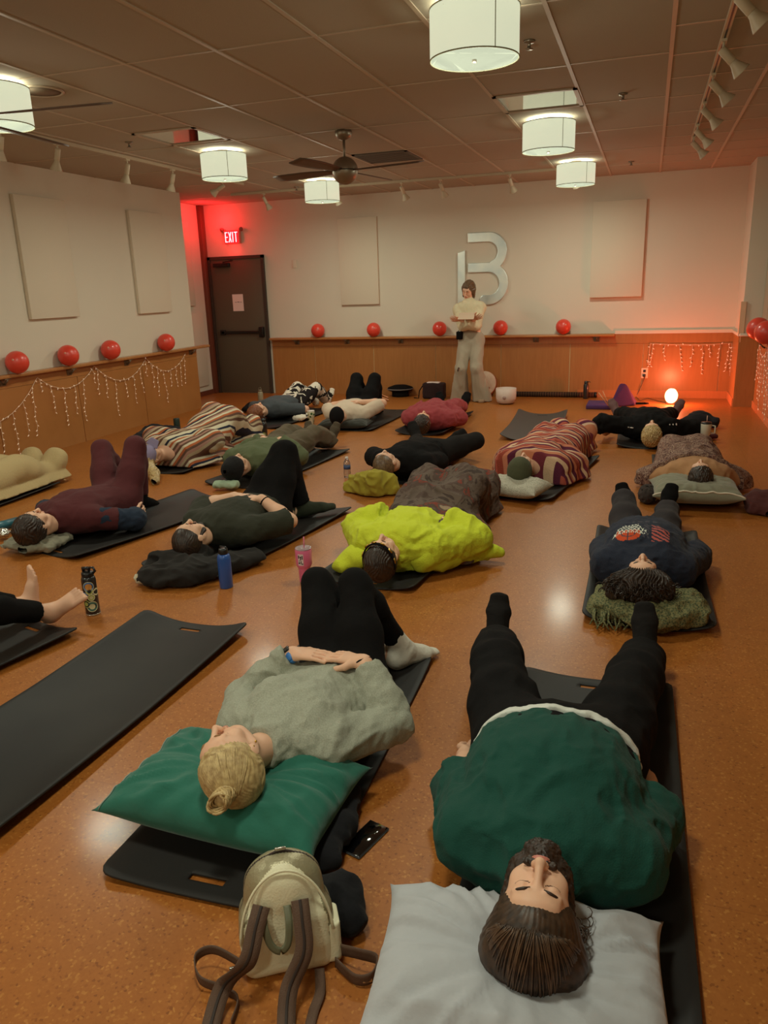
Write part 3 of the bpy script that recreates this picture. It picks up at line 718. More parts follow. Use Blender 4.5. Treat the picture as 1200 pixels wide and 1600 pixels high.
    def handp(s, k, detail=True):
        c = s.sc; w, d, p = s.wr[k], s.hand[k], s.palm[k]; sd = np.cross(d, p)
        thumb = 1 if np.dot(sd, s.face*0+s.thumb.get(k, sd)) >= 0 else -1
        r = [(econe(w-d*.01, w+d*.02, (.028*c, .02*c), (.034*c, .017*c), sd), .012), (econe(w+d*.02*c, w+d*.075*c, (.033*c, .014*c), (.038*c, .013*c), sd, 2.6), .015)]
        cu, sp = s.curl[k], s.spread[k]
        for i, (x, L, rr) in enumerate(((.030, .070, .0088), (.0105, .078, .0092), (-.0105, .072, .0088), (-.030, .056, .0078))):
            x = x*thumb; b = w+d*.088*c+sd*x*c-d*abs(x)*.25; q = b; dr = nz(d+sd*x*3.2*sp); pts = [w+d*.05*c+sd*x*.8*c, b]; rs = [rr*c, rr*1.06*c]
            for j, fr in enumerate((.46, .30, .24)):
                an = cu*(.55+.5*j); dd = nz(dr*math.cos(an)+p*math.sin(an)); q = q+dd*L*fr*c; pts.append(q); rs.append(rr*c*(1-.07*(j+1)))
            r += chain(pts, rs, .0035)
        tb = w+d*.028*c+sd*thumb*.024*c; tm = tb+nz(d*.55+sd*thumb*.8+p*.25)*.034*c; t2 = tm+nz(d*.85+sd*thumb*.35+p*.3)*.032*c; t3 = t2+nz(d+sd*thumb*.05+p*.35)*.024*c
        r += chain([tb, tm, t2, t3], [.0165*c, .0125*c, .0105*c, .0088*c], .006)
        return r
    thumb = {}
    def legp(s, k, t=0., f=1., flare=0.):
        c = s.sc; g = .5+.5*s.g; hp, kn, an = s.hp[k], s.kn[k], s.an[k]
        r = [(cone(hp, hp+(kn-hp)*.5, .088*c*g+t, .074*c*g+t), .06), (cone(hp+(kn-hp)*.5, kn, .074*c*g+t, .054*c*g+t), .04)]
        if f > .5:
            u = (f-.5)*2; back = nz(np.cross(np.cross(an-kn, kn-hp), an-kn)) if np.linalg.norm(np.cross(an-kn, kn-hp)) > .03 else -s.n
            m = kn+(an-kn)*.32-back*0; e = kn+(an-kn)*u
            r += [(cone(kn, m, .052*c*g+t, .053*c*g+t+flare*.4), .035)]
            if u > .32: r += [(cone(m, e, .053*c*g+t+flare*.4, (.053+(.032-.053)*(u-.32)/.68)*c*g+t+flare), .03)]
        return r
    def footp(s, k, t=0., toes=False):
        c = s.sc; an, toe = s.an[k], s.toe[k]; d = nz(toe-an); sh = nz(an-s.kn[k]); L = np.linalg.norm(toe-an)
        sole = nz(sh-d*(sh@d)); sd = nz(np.cross(d, sole)); heel = an+sole*.035*c-d*.035*c; ball = an+d*L*.62+sole*.03*c; tip = an+d*L*.9+sole*.033*c
        r = [(cone(an-sh*.06, an, .034*c+t, .036*c+t), .03), (ell(heel, (.032*c+t, .045*c+t, .034*c+t), (sd, d, sole)), .04),
             (econe(heel, ball, (.028*c+t, .028*c+t), (.043*c+t, .020*c+t), sd), .03), (cone(an, an+d*L*.5+sole*.018*c, .034*c+t, .022*c+t), .04)]
        if toes:
            for i in range(5):
                x = (-.034+.017*i)*c; rr = (.0085, .0085, .009, .0095, .0135)[i] if s.big.get(k, 1) > 0 else (.0135, .0095, .009, .0085, .0085)[i]
                ext = (.86, .93, .98, 1.0, 1.02)[i] if s.big.get(k, 1) > 0 else (1.02, 1.0, .98, .93, .86)[i]
                r += chain([ball+sd*x*.9, an+d*L*ext+sd*x*1.12+sole*.028*c], [.014*c, rr*c], .006)
        else: r += [(econe(ball, tip, (.043*c+t, .020*c+t), (.034*c+t, .015*c+t), sd), .02)]
        return r
    big = {}
    def hp_(s, x, y, z): return s.hd+(s.hs*x+s.face*y+s.crown*z)*s.sc
    def headp(s, fine=True):
        c = s.sc; H = s.hp_; A = (s.hs, s.face, s.crown)
        r = [(ell(H(0, -.012, .035), (.074*c, .094*c, .088*c), A), .03), (econe(H(0, .025, .012), H(0, .038, -.055), (.062*c, .055*c), (.046*c, .042*c), s.hs), .03),
             (econe(H(0, .050, -.07), H(0, .066, -.088), (.034*c, .024*c), (.019*c, .016*c), s.hs), .025)]
        for q in (-1, 1): r.append((ell(H(.034*q, .056, -.022), (.026*c, .022*c, .028*c), A), .02)); r.append((cone(H(.052*q, .0, -.045), H(.024*q, .055, -.082), .017*c, .014*c), .02))
        r.append((econe(H(0, .066, .052), H(0, .068, .040), (.045*c, .018*c), (.047*c, .018*c), s.hs), .02))
        f = union(r)
        if fine:
            for q in (-1, 1): f = minus(f, ell(H(.031*q, .093, .020), (.021*c, .015*c, .013*c), A), .012)
            e = [(f, 0)]
            for q in (-1, 1):
                e.append((ell(H(.031*q, .069, .016), (.0155*c, .0135*c, .0125*c), A), .003))
                e.append((cone(H(.018*q, .086, .037), H(.046*q, .076, .037), .0055*c, .0045*c), .008))
            e += [(cone(H(0, .086, .028), H(0, .106, -.018), .0068*c, .0105*c), .012), (ell(H(0, .108, -.021), (.012*c, .011*c, .0095*c), A), .006)]
            for q in (-1, 1): e.append((ell(H(.0115*q, .098, -.024), (.0075*c, .010*c, .0065*c), A), .005))
            e += [(ell(H(0, .078, -.046), (.026*c, .014*c, .016*c), A), .014), (ell(H(0, .0925, -.0425), (.022*c, .007*c, .0048*c), A), .003), (ell(H(0, .0915, -.0515), (.0195*c, .008*c, .0058*c), A), .0025)]
            for q in (-1, 1): e += [(ell(H(.074*q, -.008, .0), (.0075*c, .017*c, .030*c), A), .006), (ell(H(.079*q, -.013, .008), (.006*c, .017*c, .021*c), A), .004)]
            f = union(e)
        return [(f, .03)]
# clothing and skin shades
M_skin = mat('skin', rgb(226, 176, 146), .5, spec=.4, bump=(220, .05, .002)); M_skin.node_tree.nodes['Principled BSDF'].inputs['Subsurface Weight'].default_value = .08; M_skin.node_tree.nodes['Principled BSDF'].inputs['Subsurface Radius'].default_value = (.01, .004, .002)
M_lips = mat('lips', rgb(196, 116, 100), .45)
M_lash = mat('lashes', rgb(90, 56, 40), .8)
def cloth(name, c, bump=(90, .25), **k): return mat(name, rgb(*c), .92, bump=(*bump, .006), sheen=.04, spec=.2, **k)
def faces_colour(fig, beard=False):
    def f(c):
        q = (c-fig.hd)/fig.sc; x = q@fig.hs; y = q@fig.face; z = q@fig.crown
        out = np.zeros(len(c))
        lips = (np.abs(x) < .0225) & (y > .0868+.0) & (z > -.0575+np.abs(x)*.35) & (z < -.0375-np.abs(x)*.25)
        out[lips] = 1
        lash = (np.abs(np.abs(x)-.031) < .0155) & (y > .062) & (np.abs(z-(.0085+(np.abs(x)-.031)**2*18)) < .0014)
        out[lash] = 2; return out
    return f
def build_body(fig, root, h=.011, hh=.0032, hf=.0035, feet=(), hands='ab', skin=None, name='body', face=True):
    """one continuous skin figure; fine boxes round head, hands and bare feet"""
    pr = fig.torso()+fig.neck()
    for k in fig.kn: pr += fig.legp(k)+fig.footp(k, toes=(k in feet))
    for k in fig.el: pr += fig.armp(k)
    pr += fig.headp(face)
    for k in fig.el: pr += fig.handp(k)
    pts = [fig.hd+fig.crown*.1, fig.hd+fig.face*.1, fig.nk, fig.pl, fig.sh['a'], fig.sh['b']]
    for d in (fig.el, fig.wr, fig.kn, fig.an, fig.toe): pts += list(d.values())
    for k in fig.el: pts.append(fig.wr[k]+fig.hand[k]*.12)
    fine = [(fig.hd-.15*fig.sc, fig.hd+.15*fig.sc, hh)]
    if hf:
        for k in hands:
            if k in fig.el: c = fig.wr[k]+fig.hand[k]*.09; fine.append((c-.115, c+.115, hf))
        for k in feet: c = (fig.an[k]+fig.toe[k])/2; fine.append((c-.16, c+.16, hf))
    b = bounds_of(pts, .14, -.01)
    return sdf_obj(name, FLOORCUT(union(pr), .024 if fig.ax[2] > -.5 else .0), h, b, [skin or M_skin, M_lips, M_lash], root, fine, faces_colour(fig) if face else None)
def fig_bounds(fig, pad=.2):
    pts = [fig.nk, fig.pl, fig.sh['a'], fig.sh['b']]
    for d in (fig.el, fig.wr, fig.kn, fig.an, fig.toe): pts += list(d.values())
    return bounds_of(pts, pad, 0.)
def arms_pads(fig, ks='ab'): return [fig.sh[k] for k in ks]
def top(fig, root, m, h=.008, t=.014, sleeve=.97, hem=1.02, name='shirt', fold=.006, neckr=.075, flare=.006, colour=None, raglan=None, seed=1, neckcut=.02):
    pr = fig.torso(t); ks = list(fig.el)
    pr.append((cone(fig.nk+fig.ax*.05, fig.nk+(fig.hd-fig.nk)*.30, .062*fig.sc*(.8+.2*fig.g)+t*.5, .058*fig.sc*(.8+.2*fig.g)+t*.3), .05))
    f = union(pr)
    f = inter(f, half(fig.nk+fig.ax*np.linalg.norm(fig.pl-fig.nk)*hem, fig.ax))
    arms = []
    for k in ks:
        a = union(fig.armp(k, t, sleeve, flare)); e = (fig.sh[k]+(fig.el[k]-fig.sh[k])*sleeve*2, fig.el[k]-fig.sh[k]) if sleeve <= .5 else (fig.el[k]+(fig.wr[k]-fig.el[k])*(sleeve-.5)*2, fig.wr[k]-fig.el[k])
        if sleeve > .5:
            cutf = half(e[0], e[1]); seg = union(fig.armp(k, t, .5, 0)); a = union([(seg, 0), (inter(union(fig.armp(k, t, sleeve, flare)[1:]), cutf), .02)])
        else: a = inter(a, half(e[0], e[1]))
        arms.append((a, .022))
    f = union([(f, 0)]+arms)
    L = np.linalg.norm(fig.pl-fig.nk)
    cn = nz(fig.hd-fig.crown*.05-fig.nk); f = inter(f, half(fig.nk+cn*(.098-neckcut)*fig.sc, cn+fig.n*.08)) if neckr else f
    f = folds(f, fold, (15, 8, 15), (fig.sd, fig.ax, fig.n), seed); f = folds(f, fold*.35, (38, 24, 38), (nz(fig.sd+fig.ax*.5), nz(fig.ax-fig.sd*.5), fig.n), seed+5)
    f = FLOORCUT(f)
    pts = [fig.nk, fig.pl, *fig.sh.values(), *fig.el.values()]+(list(fig.wr.values()) if sleeve > .5 else [])
    return sdf_obj(name, f, h, bounds_of(pts, .2, .0), m, root, colour=colour)
def pants(fig, root, m, h=.009, t=.010, f_=.97, flare=.0, name='trousers', fold=.005, waist=.78, colour=None, seed=2):
    L = np.linalg.norm(fig.pl-fig.nk); P = lambda f: fig.nk+fig.ax*L*f; c, g = fig.sc, fig.g
    pr = [(econe(P(.72), P(1.02), (.142*c*g+t, .100*c*g+t), (.165*c*g+t, .105*c*g+t), fig.sd), .05)]
    if fig.belly: pr.append((ell(P(.66)+fig.n*.05*c, (.155*c*g+t, .19*c+t, fig.belly+.06+t), (fig.sd, fig.ax, fig.n)), .06))
    f = inter(union(pr), half(P(waist), -fig.ax))
    ls = []
    for k in fig.kn:
        e = fig.kn[k]+(fig.an[k]-fig.kn[k])*(f_-.5)*2; LL = fig.legp(k, t, f_, flare)
        ls += [(union(LL[:2]), .05), (inter(union(LL[2:]), half(e, fig.an[k]-fig.kn[k])), .03)]
    f = folds(union([(f, 0)]+ls), fold, (14, 8, 14), (fig.sd, fig.ax, fig.n), seed)
    f = FLOORCUT(f)
    pts = [fig.pl, *fig.hp.values(), *fig.kn.values(), *fig.an.values()]
    return sdf_obj(name, f, h, bounds_of(pts, .22, .0), m, root, colour=colour)
def sock(fig, k, root, m, h=.005, t=.006, up=.08, name='sock'):
    f = union(fig.footp(k, t)+[(cone(fig.an[k]-nz(fig.an[k]-fig.kn[k])*up, fig.an[k], .040*fig.sc+t, .036*fig.sc+t), .02)])
    f = folds(f, .002, (30, 30, 30), None, 4)
    if fig.ax[2] > -.5: f = FLOORCUT(f)
    return sdf_obj(name, f, h, bounds_of([fig.an[k]-nz(fig.an[k]-fig.kn[k])*up, fig.an[k], fig.toe[k]], .07, 0), m, root)
def hair_mass(fig, root, m, h=.004, r=(.084, .104, .100), c=(0, -.022, .044), front=.045, low=-.055, locks=0, seed=1, name='hair', extra=(), groove=.0025, temple=.03):
    H = fig.hp_; A = (fig.hs, fig.face, fig.crown); sc = fig.sc
    f = ell(H(*c), tuple(x*sc for x in r), A)
    # cut away the face and below the nape
    f = minus(f, ell(H(0, .105, -.02), (.078*sc, .075*sc, (.085+(.0 if front > .04 else -.01))*sc), A), .006)
    f = inter(f, half(H(0, -.03, low), -fig.crown-fig.face*.4))
    f = union([(f, 0)]+list(extra))
    def g(p):
        d = f(p); m_ = np.abs(d) < .02; q = (p[m_]-fig.hd)/sc; x = q@fig.hs; y = q@fig.face; z = q@fig.crown
        an = np.arctan2(x, z-.02+.0*y)+.4*vnoise(q*14+seed); d = d.copy(); d[m_] -= groove*(np.sin(an*34+6*vnoise(q*20+seed))+.6*vnoise(q*60)); return d
    c0 = fig.hd; ob = sdf_obj(name, g, h, (c0-(.36 if len(extra) == 2 and extra[0][1] == .05 else .22)*sc, c0+(.36 if len(extra) == 2 and extra[0][1] == .05 else .22)*sc), m, root); return ob
def hair_mat(name, c1, c2, scale=60, rough=.45):
    m = mat(name, rgb(*c1), rough, noise=(scale, rgb(*c2), 4), spec=.4); return m

# ------------------------------------------------------------------ mats, pillows, drapes
def frame(p0, p1):
    p0 = np.array(p0); p1 = np.array(p1); d = p1-p0; d[2] = 0; return nz(d), np.cross(nz(d), [0, 0, 1.])
M_mat = mat('mat_rubber', rgb(33, 30, 29), .55, bump=(300, .15, .002), noise=(3, rgb(40, 37, 35)), spec=.3)
M_mat2 = mat('mat_rubber_grey', rgb(64, 56, 52), .6, bump=(300, .15, .002))
def yoga_mat(name, near, far, wid, lab, curl=.05, endcurl=(.0, .0), z=.006, m=None, grp=None, cc=.045, shift=0.):
    """near, far: floor points at the middle of the short edges"""
    near = np.array(near, float)[:2]; far = np.array(far, float)[:2]; c = (near+far)/2; d = far-near; L = np.linalg.norm(d); d /= L; s = np.array([d[1], -d[0]])
    root = empty(name, (c[0], c[1], z), lab, 'mat', grp)
    hw = wid/2; sl = .055; sw = .012
    us = sorted(set(list(np.linspace(-L/2, L/2, 61))+[-L/2+.06, -L/2+.06+2*sw, L/2-.06, L/2-.06-2*sw])); vs = sorted(set(list(np.linspace(-hw, hw, 25))+[-sl, sl]+[-sl+.012, sl-.012]))
    P = np.zeros((len(us), len(vs), 3))
    for i, u in enumerate(us):
        for j, v in enumerate(vs):
            x, y = u, v; dx = abs(x)-(L/2-cc); dy = abs(y)-(hw-cc)
            if dx > 0 and dy > 0:
                q = max(dx, dy)/math.hypot(dx, dy); x = math.copysign(L/2-cc+dx*q, x); y = math.copysign(hw-cc+dy*q, y)
            e = curl*(abs(y)/hw)**2.4*(.55+.45*(abs(x)/(L/2))**1.5)
            t = x/(L/2); e += (endcurl[0] if t < 0 else endcurl[1])*abs(t)**5
            P[i, j] = (c[0]+d[0]*x+s[0]*y, c[1]+d[1]*x+s[1]*y, z+e)
    nv = len(vs); fs = []
    for i in range(len(us)-1):
        for j in range(nv-1):
            um = (us[i]+us[i+1])/2; vm = (vs[j]+vs[j+1])/2
            if abs(abs(um)-(L/2-.06-sw)) < sw and abs(vm) < sl: continue
            fs.append((i*nv+j, (i+1)*nv+j, (i+1)*nv+j+1, i*nv+j+1))
    mb = MB(); mb.add(P.reshape(-1, 3), fs, True)
    ob = mb.build('mat_sheet', m or M_mat, root, solid=.009); ob.modifiers['solid'].offset = 1
    e = ob.modifiers.new('edge', 'BEVEL'); e.width = .002; e.segments = 1; e.limit_method = 'ANGLE'; e.angle_limit = 1.0
    ob.name = 'mat_sheet'
    return root
def pillow(name, c, ax, L, Wd, T, m, lab, z0=.03, dents=(), cat='pillow', seed=0, wr=.006, lift=None, corner=.06, tilt=0., grp=None, seam=None, up=(0, 0, 1)):
    """L along ax, Wd across; sewn two-sheet cushion with pulled corners, dented where a head rests"""
    ax = nz(ax); sd = nz(np.cross(ax, up)); upv = np.cross(sd, ax); c = np.array(c, float)
    root = tag(bpy.data.objects.new(name, None), lab, cat, grp); COL.objects.link(root); root.location = c.tolist()
    n = 61; uu = np.linspace(-1, 1, n)
    U, Vv = np.meshgrid(uu, uu, indexing='ij')
    prof = (np.clip(1-np.abs(U)**3.2, 0, 1)**.62)*(np.clip(1-np.abs(Vv)**3.2, 0, 1)**.62)
    pull = 1-corner*(1-np.abs(Vv)**2)*np.abs(U)**4*0
    X = U*L/2*(1-corner*(1-Vv**2)*np.abs(U)**3*0-.07*(1-np.abs(Vv)**4)*np.abs(U)**6); Y = Vv*Wd/2*(1-.07*(1-np.abs(U)**4)*np.abs(Vv)**6)
    def pos(sgn):
        q = np.stack([U*3.1+seed, Vv*3.1, np.zeros_like(U)], -1).reshape(-1, 3)
        rad = np.stack([np.arctan2(Vv, U)*7+seed, np.hypot(U, Vv)*2, U*0], -1).reshape(-1, 3)
        w = (wr*(1-2*np.abs(vnoise(q*1.3)))+wr*1.2*(1-2*np.abs(vnoise(rad)))).reshape(U.shape)*np.clip(np.hypot(U, Vv)*1.2, .25, 1)
        Z = T/2*prof
        if sgn > 0:
            Z = Z+w*prof**.3*np.clip(prof*3, 0, 1)
            for (dx, dy, r, dep) in dents: Z = Z-dep*np.exp(-(((X-dx)**2+(Y-dy)**2)/r**2))*np.clip(prof, 0, 1)
            return Z
        return -np.minimum(Z, T*.36)*.9
    flop = 0.
    mb = MB(); P1 = c+X[..., None]*ax+Y[..., None]*sd+pos(1)[..., None]*upv+V3(0, 0, tilt)*X[..., None]
    P0 = c+X[..., None]*ax+Y[..., None]*sd+pos(-1)[..., None]*upv+V3(0, 0, tilt)*X[..., None]
    P0[..., 2] = np.maximum(P0[..., 2], z0); P1[..., 2] = np.maximum(P1[..., 2], z0+.004)
    mb.grid(P1); mb.grid(P0[::-1])
    ob = mb.build('cushion_cover', m, root)
    for p in ob.data.polygons: p.use_smooth = True
    w = ob.modifiers.new('weld', 'WELD'); w.merge_threshold = .0045
    if seam:
        s_ = MB(); ed = P1[:, 2] if seam[1] == 'v0' else P1[:, -3] if seam[1] == 'v1' else P1[2, :] if seam[1] == 'u0' else P1[-3, :]
        s_.tube([p+upv*.003 for p in ed], seam[2] if len(seam) > 2 else .002, 5); s_.build('piping', seam[0], root)
    return root
def drape(name, prims, m, lab, cat, h=.009, infl=.022, zc=.12, spread=.08, fold=(.010, 12), pts=(), seed=3, pad=.18, grp=None, cut=(), zf=.012, colour=None, loc=None, fine=(), parent=None, axes=None, fs=(1, 1, 1)):
    f0 = union(prims, infl)
    def f(p):
        q = p.copy(); q[:, 2] = np.maximum(q[:, 2], zc); return f0(q)-np.maximum(zc-p[:, 2], 0)*spread
    g = folds(f, fold[0], tuple(fold[1]*x for x in fs), axes, seed)
    g = inter(g, half((0, 0, zf), (0, 0, -1)), *cut)
    lo, hi = bounds_of(pts, pad, zf-.02)
    root = parent if parent is not None else None
    ob = sdf_obj(name, g, h, (lo, hi), m, root, fine, colour)
    if lab: tag(ob, lab, cat, grp)
    return ob

# ------------------------------------------------------------------ letter logo on the back wall
def logo():
    def arc(cx, cz, r, a0, a1, n=20): return [(cx+r*math.cos(a0+(a1-a0)*i/n), cz+r*math.sin(a0+(a1-a0)*i/n)) for i in range(n+1)]
    H = PI/2
    up = [(-2.60, 2.235)]+arc(-2.20, 2.035, .20, H, -H*.75)
    lo = [(-2.60, 1.825)]+arc(-2.20, 1.60, .225, H, -H*1.15)
    def dist(p, path):
        d = None
        for a, b in zip(path[:-1], path[1:]):
            a = np.array(a); b = np.array(b); ab = b-a; q = p-a; t = np.clip(q@ab/(ab@ab+1e-12), 0, 1); e = np.linalg.norm(q-t[:, None]*ab, axis=1); d = e if d is None else np.minimum(d, e)
        return d
    def f(p):
        q = p[:, [0, 2]]; x = q[:, 0]; z = q[:, 1]
        bow = np.maximum(np.minimum(dist(q, up)-.068, dist(q, lo)-.066), -(x+2.495))
        st = np.maximum(np.abs(x+2.588)-.057, np.maximum(z-(2.055+.3*(x+2.588)), 1.25-z))
        return np.maximum(np.minimum(bow, st), np.abs(p[:, 1]-(BACK-.018))-.014)
    ob = sdf_obj('wall_logo', f, .006, ((-2.72, BACK-.06, 1.2), (-1.86, BACK+.01, 2.4)), mat('brushed_metal', rgb(232, 232, 220), .3, .5, noise=(3, rgb(200, 210, 208))))
    tag(ob, 'large brushed metal letter B logo on the back wall above the standing person', 'logo')
logo()

# ================================================================== PEOPLE (limb a = picture left, b = picture right)
FIGS = {}
def person(key, lab):
    f = FIGS[key]; return f, empty('person', (f.pl[0], f.pl[1], 0.), lab, 'person')
def ik(root, target, L1, L2, hint):
    root = np.array(root, float); target = np.array(target, float); d = target-root; D = np.linalg.norm(d); u = d/(D+1e-9)
    D2 = min(max(D, abs(L1-L2)+.02), (L1+L2)*.998); tgt = root+u*D2
    a = (L1*L1-L2*L2+D2*D2)/(2*D2); h = math.sqrt(max(L1*L1-a*a, 0)); v = np.array(hint, float); v = nz(v-u*(v@u))
    return root+u*a+v*h, tgt
class Lay:
    """a figure lying on its back: anchored at the head, axis turned by deg from the room's long direction"""
    def __init__(s, key, head, deg, sc=1., **k):
        a = math.radians(deg); s.u = V3(-math.sin(a), math.cos(a), 0); s.s = np.cross(s.u, [0, 0, 1.]); s.c = sc
        s.h = PZ(*head); nz_ = k.pop('nz', .16); s.o = s.h+s.u*.205*sc; s.o[2] = 0
        pz = k.pop('pz', .145); s.f = Fig(s.h, s.P(0, 0, nz_), s.P(.50, 0, pz), sc=sc, name=key, **k); FIGS[key] = s.f; s.f.L = s
    def P(s, u, v, z): return s.o+s.u*u*s.c+s.s*v*s.c+V3(0, 0, z)
    def D(s, u, v, z): return nz(s.u*u+s.s*v+V3(0, 0, z))
    def arm(s, k, wrist, hint, hand, palm=(0, 0, -1), curl=.35, spread=1.):
        w = np.array(wrist, float) if len(wrist) == 3 and isinstance(wrist, np.ndarray) else s.P(*wrist)
        el, wr = ik(s.f.sh[k], w, .285*s.c, .25*s.c, s.D(*hint)); s.f.arm(k, el, wr, wr+s.D(*hand), s.D(*palm), curl, spread); return s
    def leg(s, k, ankle, hint, toe, L=.20):
        a = np.array(ankle, float) if isinstance(ankle, np.ndarray) else s.P(*ankle)
        kn, an = ik(s.f.hp[k], a, .43*s.c, .42*s.c, s.D(*hint)); s.f.leg(k, kn, an, an+s.D(*toe)*L*s.c); return s
OUT = {'a': -1, 'b': 1}
def straight(l, k, u=1.37, v=.16, z=.085, toe=(.35, .25, .9)):
    q = OUT[k]; return l.leg(k, (u, v*q, z), (0, .3*q, 1), (toe[0], toe[1]*q, toe[2]))
def handsbelly(l, z=.28, u=.40, bend=.2, ks='ab'):
    for k in ks: q = OUT[k]; l.arm(k, (u, .085*q, z), (.15, q, -.55), (.25, -q, .0), (0, 0, -1), bend)
    return l

l = Lay('green', (838, 1424, .25), 2.7, 1.06, g=1.28, belly=.072, shw=.185, hpw=.135, face=(.03, .0, 1), nz=.18, pz=.15)
l.arm('a', PZ(729, 1178, .05), (0, -1, -.2), (.9, .35, -.05), (0, 0, -1), .3).arm('b', PZ(1009, 1220, .05), (0, 1, -.2), (.9, -.35, -.05), (0, 0, -1), .3)
l.leg('a', PZ(776, 1004, .09), (0, -.3, 1), (.45, -.0, .9), .21).leg('b', PZ(1008, 1018, .09), (0, .3, 1), (.45, -.05, .9), .21)
l = Lay('blonde', (366, 1188, .27), -4.5, 1.0, g=1.0, shw=.165, face=(-.66, .10, .74), belly=.0, bust=.045, nz=.19, pz=.14)
l.arm('a', (.42, -.15, .295), (0, -1, -.8), (.15, 1, .05), (0, 0, -1), .22).arm('b', (.44, .13, .30), (-.05, 1, -.8), (.1, -1, .03), (0, 0, -1), .25)
l.leg('a', (.97, -.04, .085), (0, -.62, 1), (1, .1, -.25)).leg('b', PZ(630, 1016, .085), (0, -.42, 1), (.9, .45, -.2))
l = Lay('beard', (299, 842, .17), -8.2, 1.03, g=1.12, shw=.20, face=(-.28, .22, .93))
l.arm('a', (.36, -.10, .28), (0, -1, -.3), (.2, 1, .05), (0, 0, -1), .25).arm('b', (.34, .13, .29), (0, 1, -.5), (.0, -1, .03), (0, 0, -1), .25)
l.leg('a', PZ(474, 792, .09), (0, -.15, 1), (.6, .8, .1), .23).leg('b', (.86, .06, .085), (0, -.05, 1), (1, .2, -.3))
l = Lay('maroon', (56, 822, .17), -5, 1.02, g=1.1, shw=.19, face=(-.12, .32, .93), bust=.03)
l.arm('a', (.48, -.30, .06), (0, -1, 0), (1, 0, -.1)).arm('b', PZ(211, 807, .06), (0, 1, 0), (.9, .1, .1), (0, -1, .1), 1.2)
l.leg('a', (.92, -.22, .085), (0, -.35, 1), (1, -.1, -.3)).leg('b', PZ(219, 781, .085), (0, .05, 1), (1, .2, -.3))
l = Lay('olive', (371, 730, .16), -2.4, 1.04, g=1.12, shw=.2, face=(-.1, .3, .93))
handsbelly(l); straight(l, 'a', 1.36, .12); straight(l, 'b', 1.36, .12)
l = Lay('cow', (404, 643, .16), -8.5, 1.0, g=1.05, shw=.18, face=(0, .3, 1))
l.arm('a', (.45, -.27, .07), (0, -1, .1), (1, 0, 0)).arm('b', (.45, .27, .07), (0, 1, .1), (1, 0, 0))
straight(l, 'a', 1.28, .1); straight(l, 'b', 1.28, .1)
l = Lay('cap', (529, 650, .18), 1.5, 1.02, g=1.1, shw=.2, face=(-.1, .35, .93))
l.arm('a', (.3, -.1, .27), (0, -1, -.4), (.3, .8, .1)).arm('b', (.16, .16, .29), (.3, 1, -.3), (.1, -1, .1))
l.leg('a', (.95, -.08, .085), (0, -.08, 1), (1, 0, -.3)).leg('b', (.95, .10, .085), (0, .08, 1), (1, 0, -.3))
l = Lay('pink', (661, 659, .17), 2.4, 1.03, g=1.1, shw=.19, face=(0, .2, 1))
handsbelly(l, .25); straight(l, 'a', 1.38, .14); straight(l, 'b', 1.38, .14)
l = Lay('tee', (603, 725, .2), -12.8, 1.03, g=1.15, shw=.2, face=(-.28, .3, .92))
l.arm('a', (.45, -.27, .07), (0, -1, .1), (1, 0, 0)).arm('b', PZ(684, 720, .07), (0, 1, .1), (1, .1, 0), (0, -.6, -1), .5)
l.leg('a', PZ(652, 686, .085), (0, -1, .3), (.2, -.5, .9)).leg('b', PZ(697, 698, .085), (0, 1, .3), (.5, .6, .5), .24)
l = Lay('lime', (598, 869, .19), -2.5, 1.02, g=1.08, shw=.19, face=(-.12, .12, 1))
l.arm('a', (.32, -.13, .24), (0, -1, -.3), (.2, 1, 0)).arm('b', (.34, .16, .24), (.1, 1, -.2), (.1, -1, 0))
l.leg('a', (1.30, -.03, .085), (0, -.2, 1), (.4, -.2, .9)).leg('b', (1.28, .15, .085), (0, .2, 1), (.4, .2, .9))
l = Lay('orange', (815, 731, .2), -8, 1.03, g=1.08, shw=.18, face=(.05, .1, 1))
handsbelly(l, .26); straight(l, 'a', 1.36, .09); straight(l, 'b', 1.36, .09)
l = Lay('paisley', (1094, 741, .22), 2.6, .93, g=1.05, shw=.17, face=(0, .1, 1))
l.arm('a', (.46, -.22, .08), (0, -1, -.3), (1, .2, 0)).arm('b', (.46, .22, .08), (0, 1, -.3), (1, -.2, 0))
l.leg('a', (1.37, -.10, .08), (0, -.2, 1), (1, -.3, .1)).leg('b', (1.37, .10, .08), (0, .2, 1), (1, .3, .1))
l = Lay('dark', (1018, 676, .16), 2.1, 1.03, g=1.15, shw=.19, face=(0, .1, 1))
l.arm('a', (.2, -.42, .07), (0, -1, 0), (.6, .3, 0)).arm('b', (.42, .27, .07), (0, 1, 0), (1, -.2, 0))
straight(l, 'a', 1.36, .3, toe=(.4, .5, .9)); straight(l, 'b', 1.36, .3, toe=(.4, .5, .9))
l = Lay('navy', (1004, 904, .2), -.5, 1.02, g=1.1, shw=.165, face=(-.05, .10, 1), bust=.05, belly=.03)
l.arm('a', PZ(948, 852, .07), (0, -1, .1), (1, .2, 0)).arm('b', PZ(1092, 862, .07), (0, 1, .1), (1, -.2, 0))
l.leg('a', PZ(979, 799, .085), (0, -.2, 1), (.35, -.25, .9)).leg('b', PZ(1039, 800, .085), (0, .2, 1), (.35, .2, .9))
l = Lay('serape', (235, 713, .17), -4.7, 1.03, g=1.05, shw=.17, face=(.38, .25, .88))
l.arm('a', (.3, -.1, .25), (0, -1, 0), (.2, 1, 0)).arm('b', (.3, .1, .25), (0, 1, 0), (.2, -1, 0))
l.leg('a', (1.22, -.08, .085), (0, 0, 1), (.4, 0, .9)).leg('b', (1.26, .10, .085), (0, 0, 1), (.4, 0, .9))
l = Lay('beige', (-193, 802, .17), 0, 1.02, shw=.18, face=(0, .2, 1))
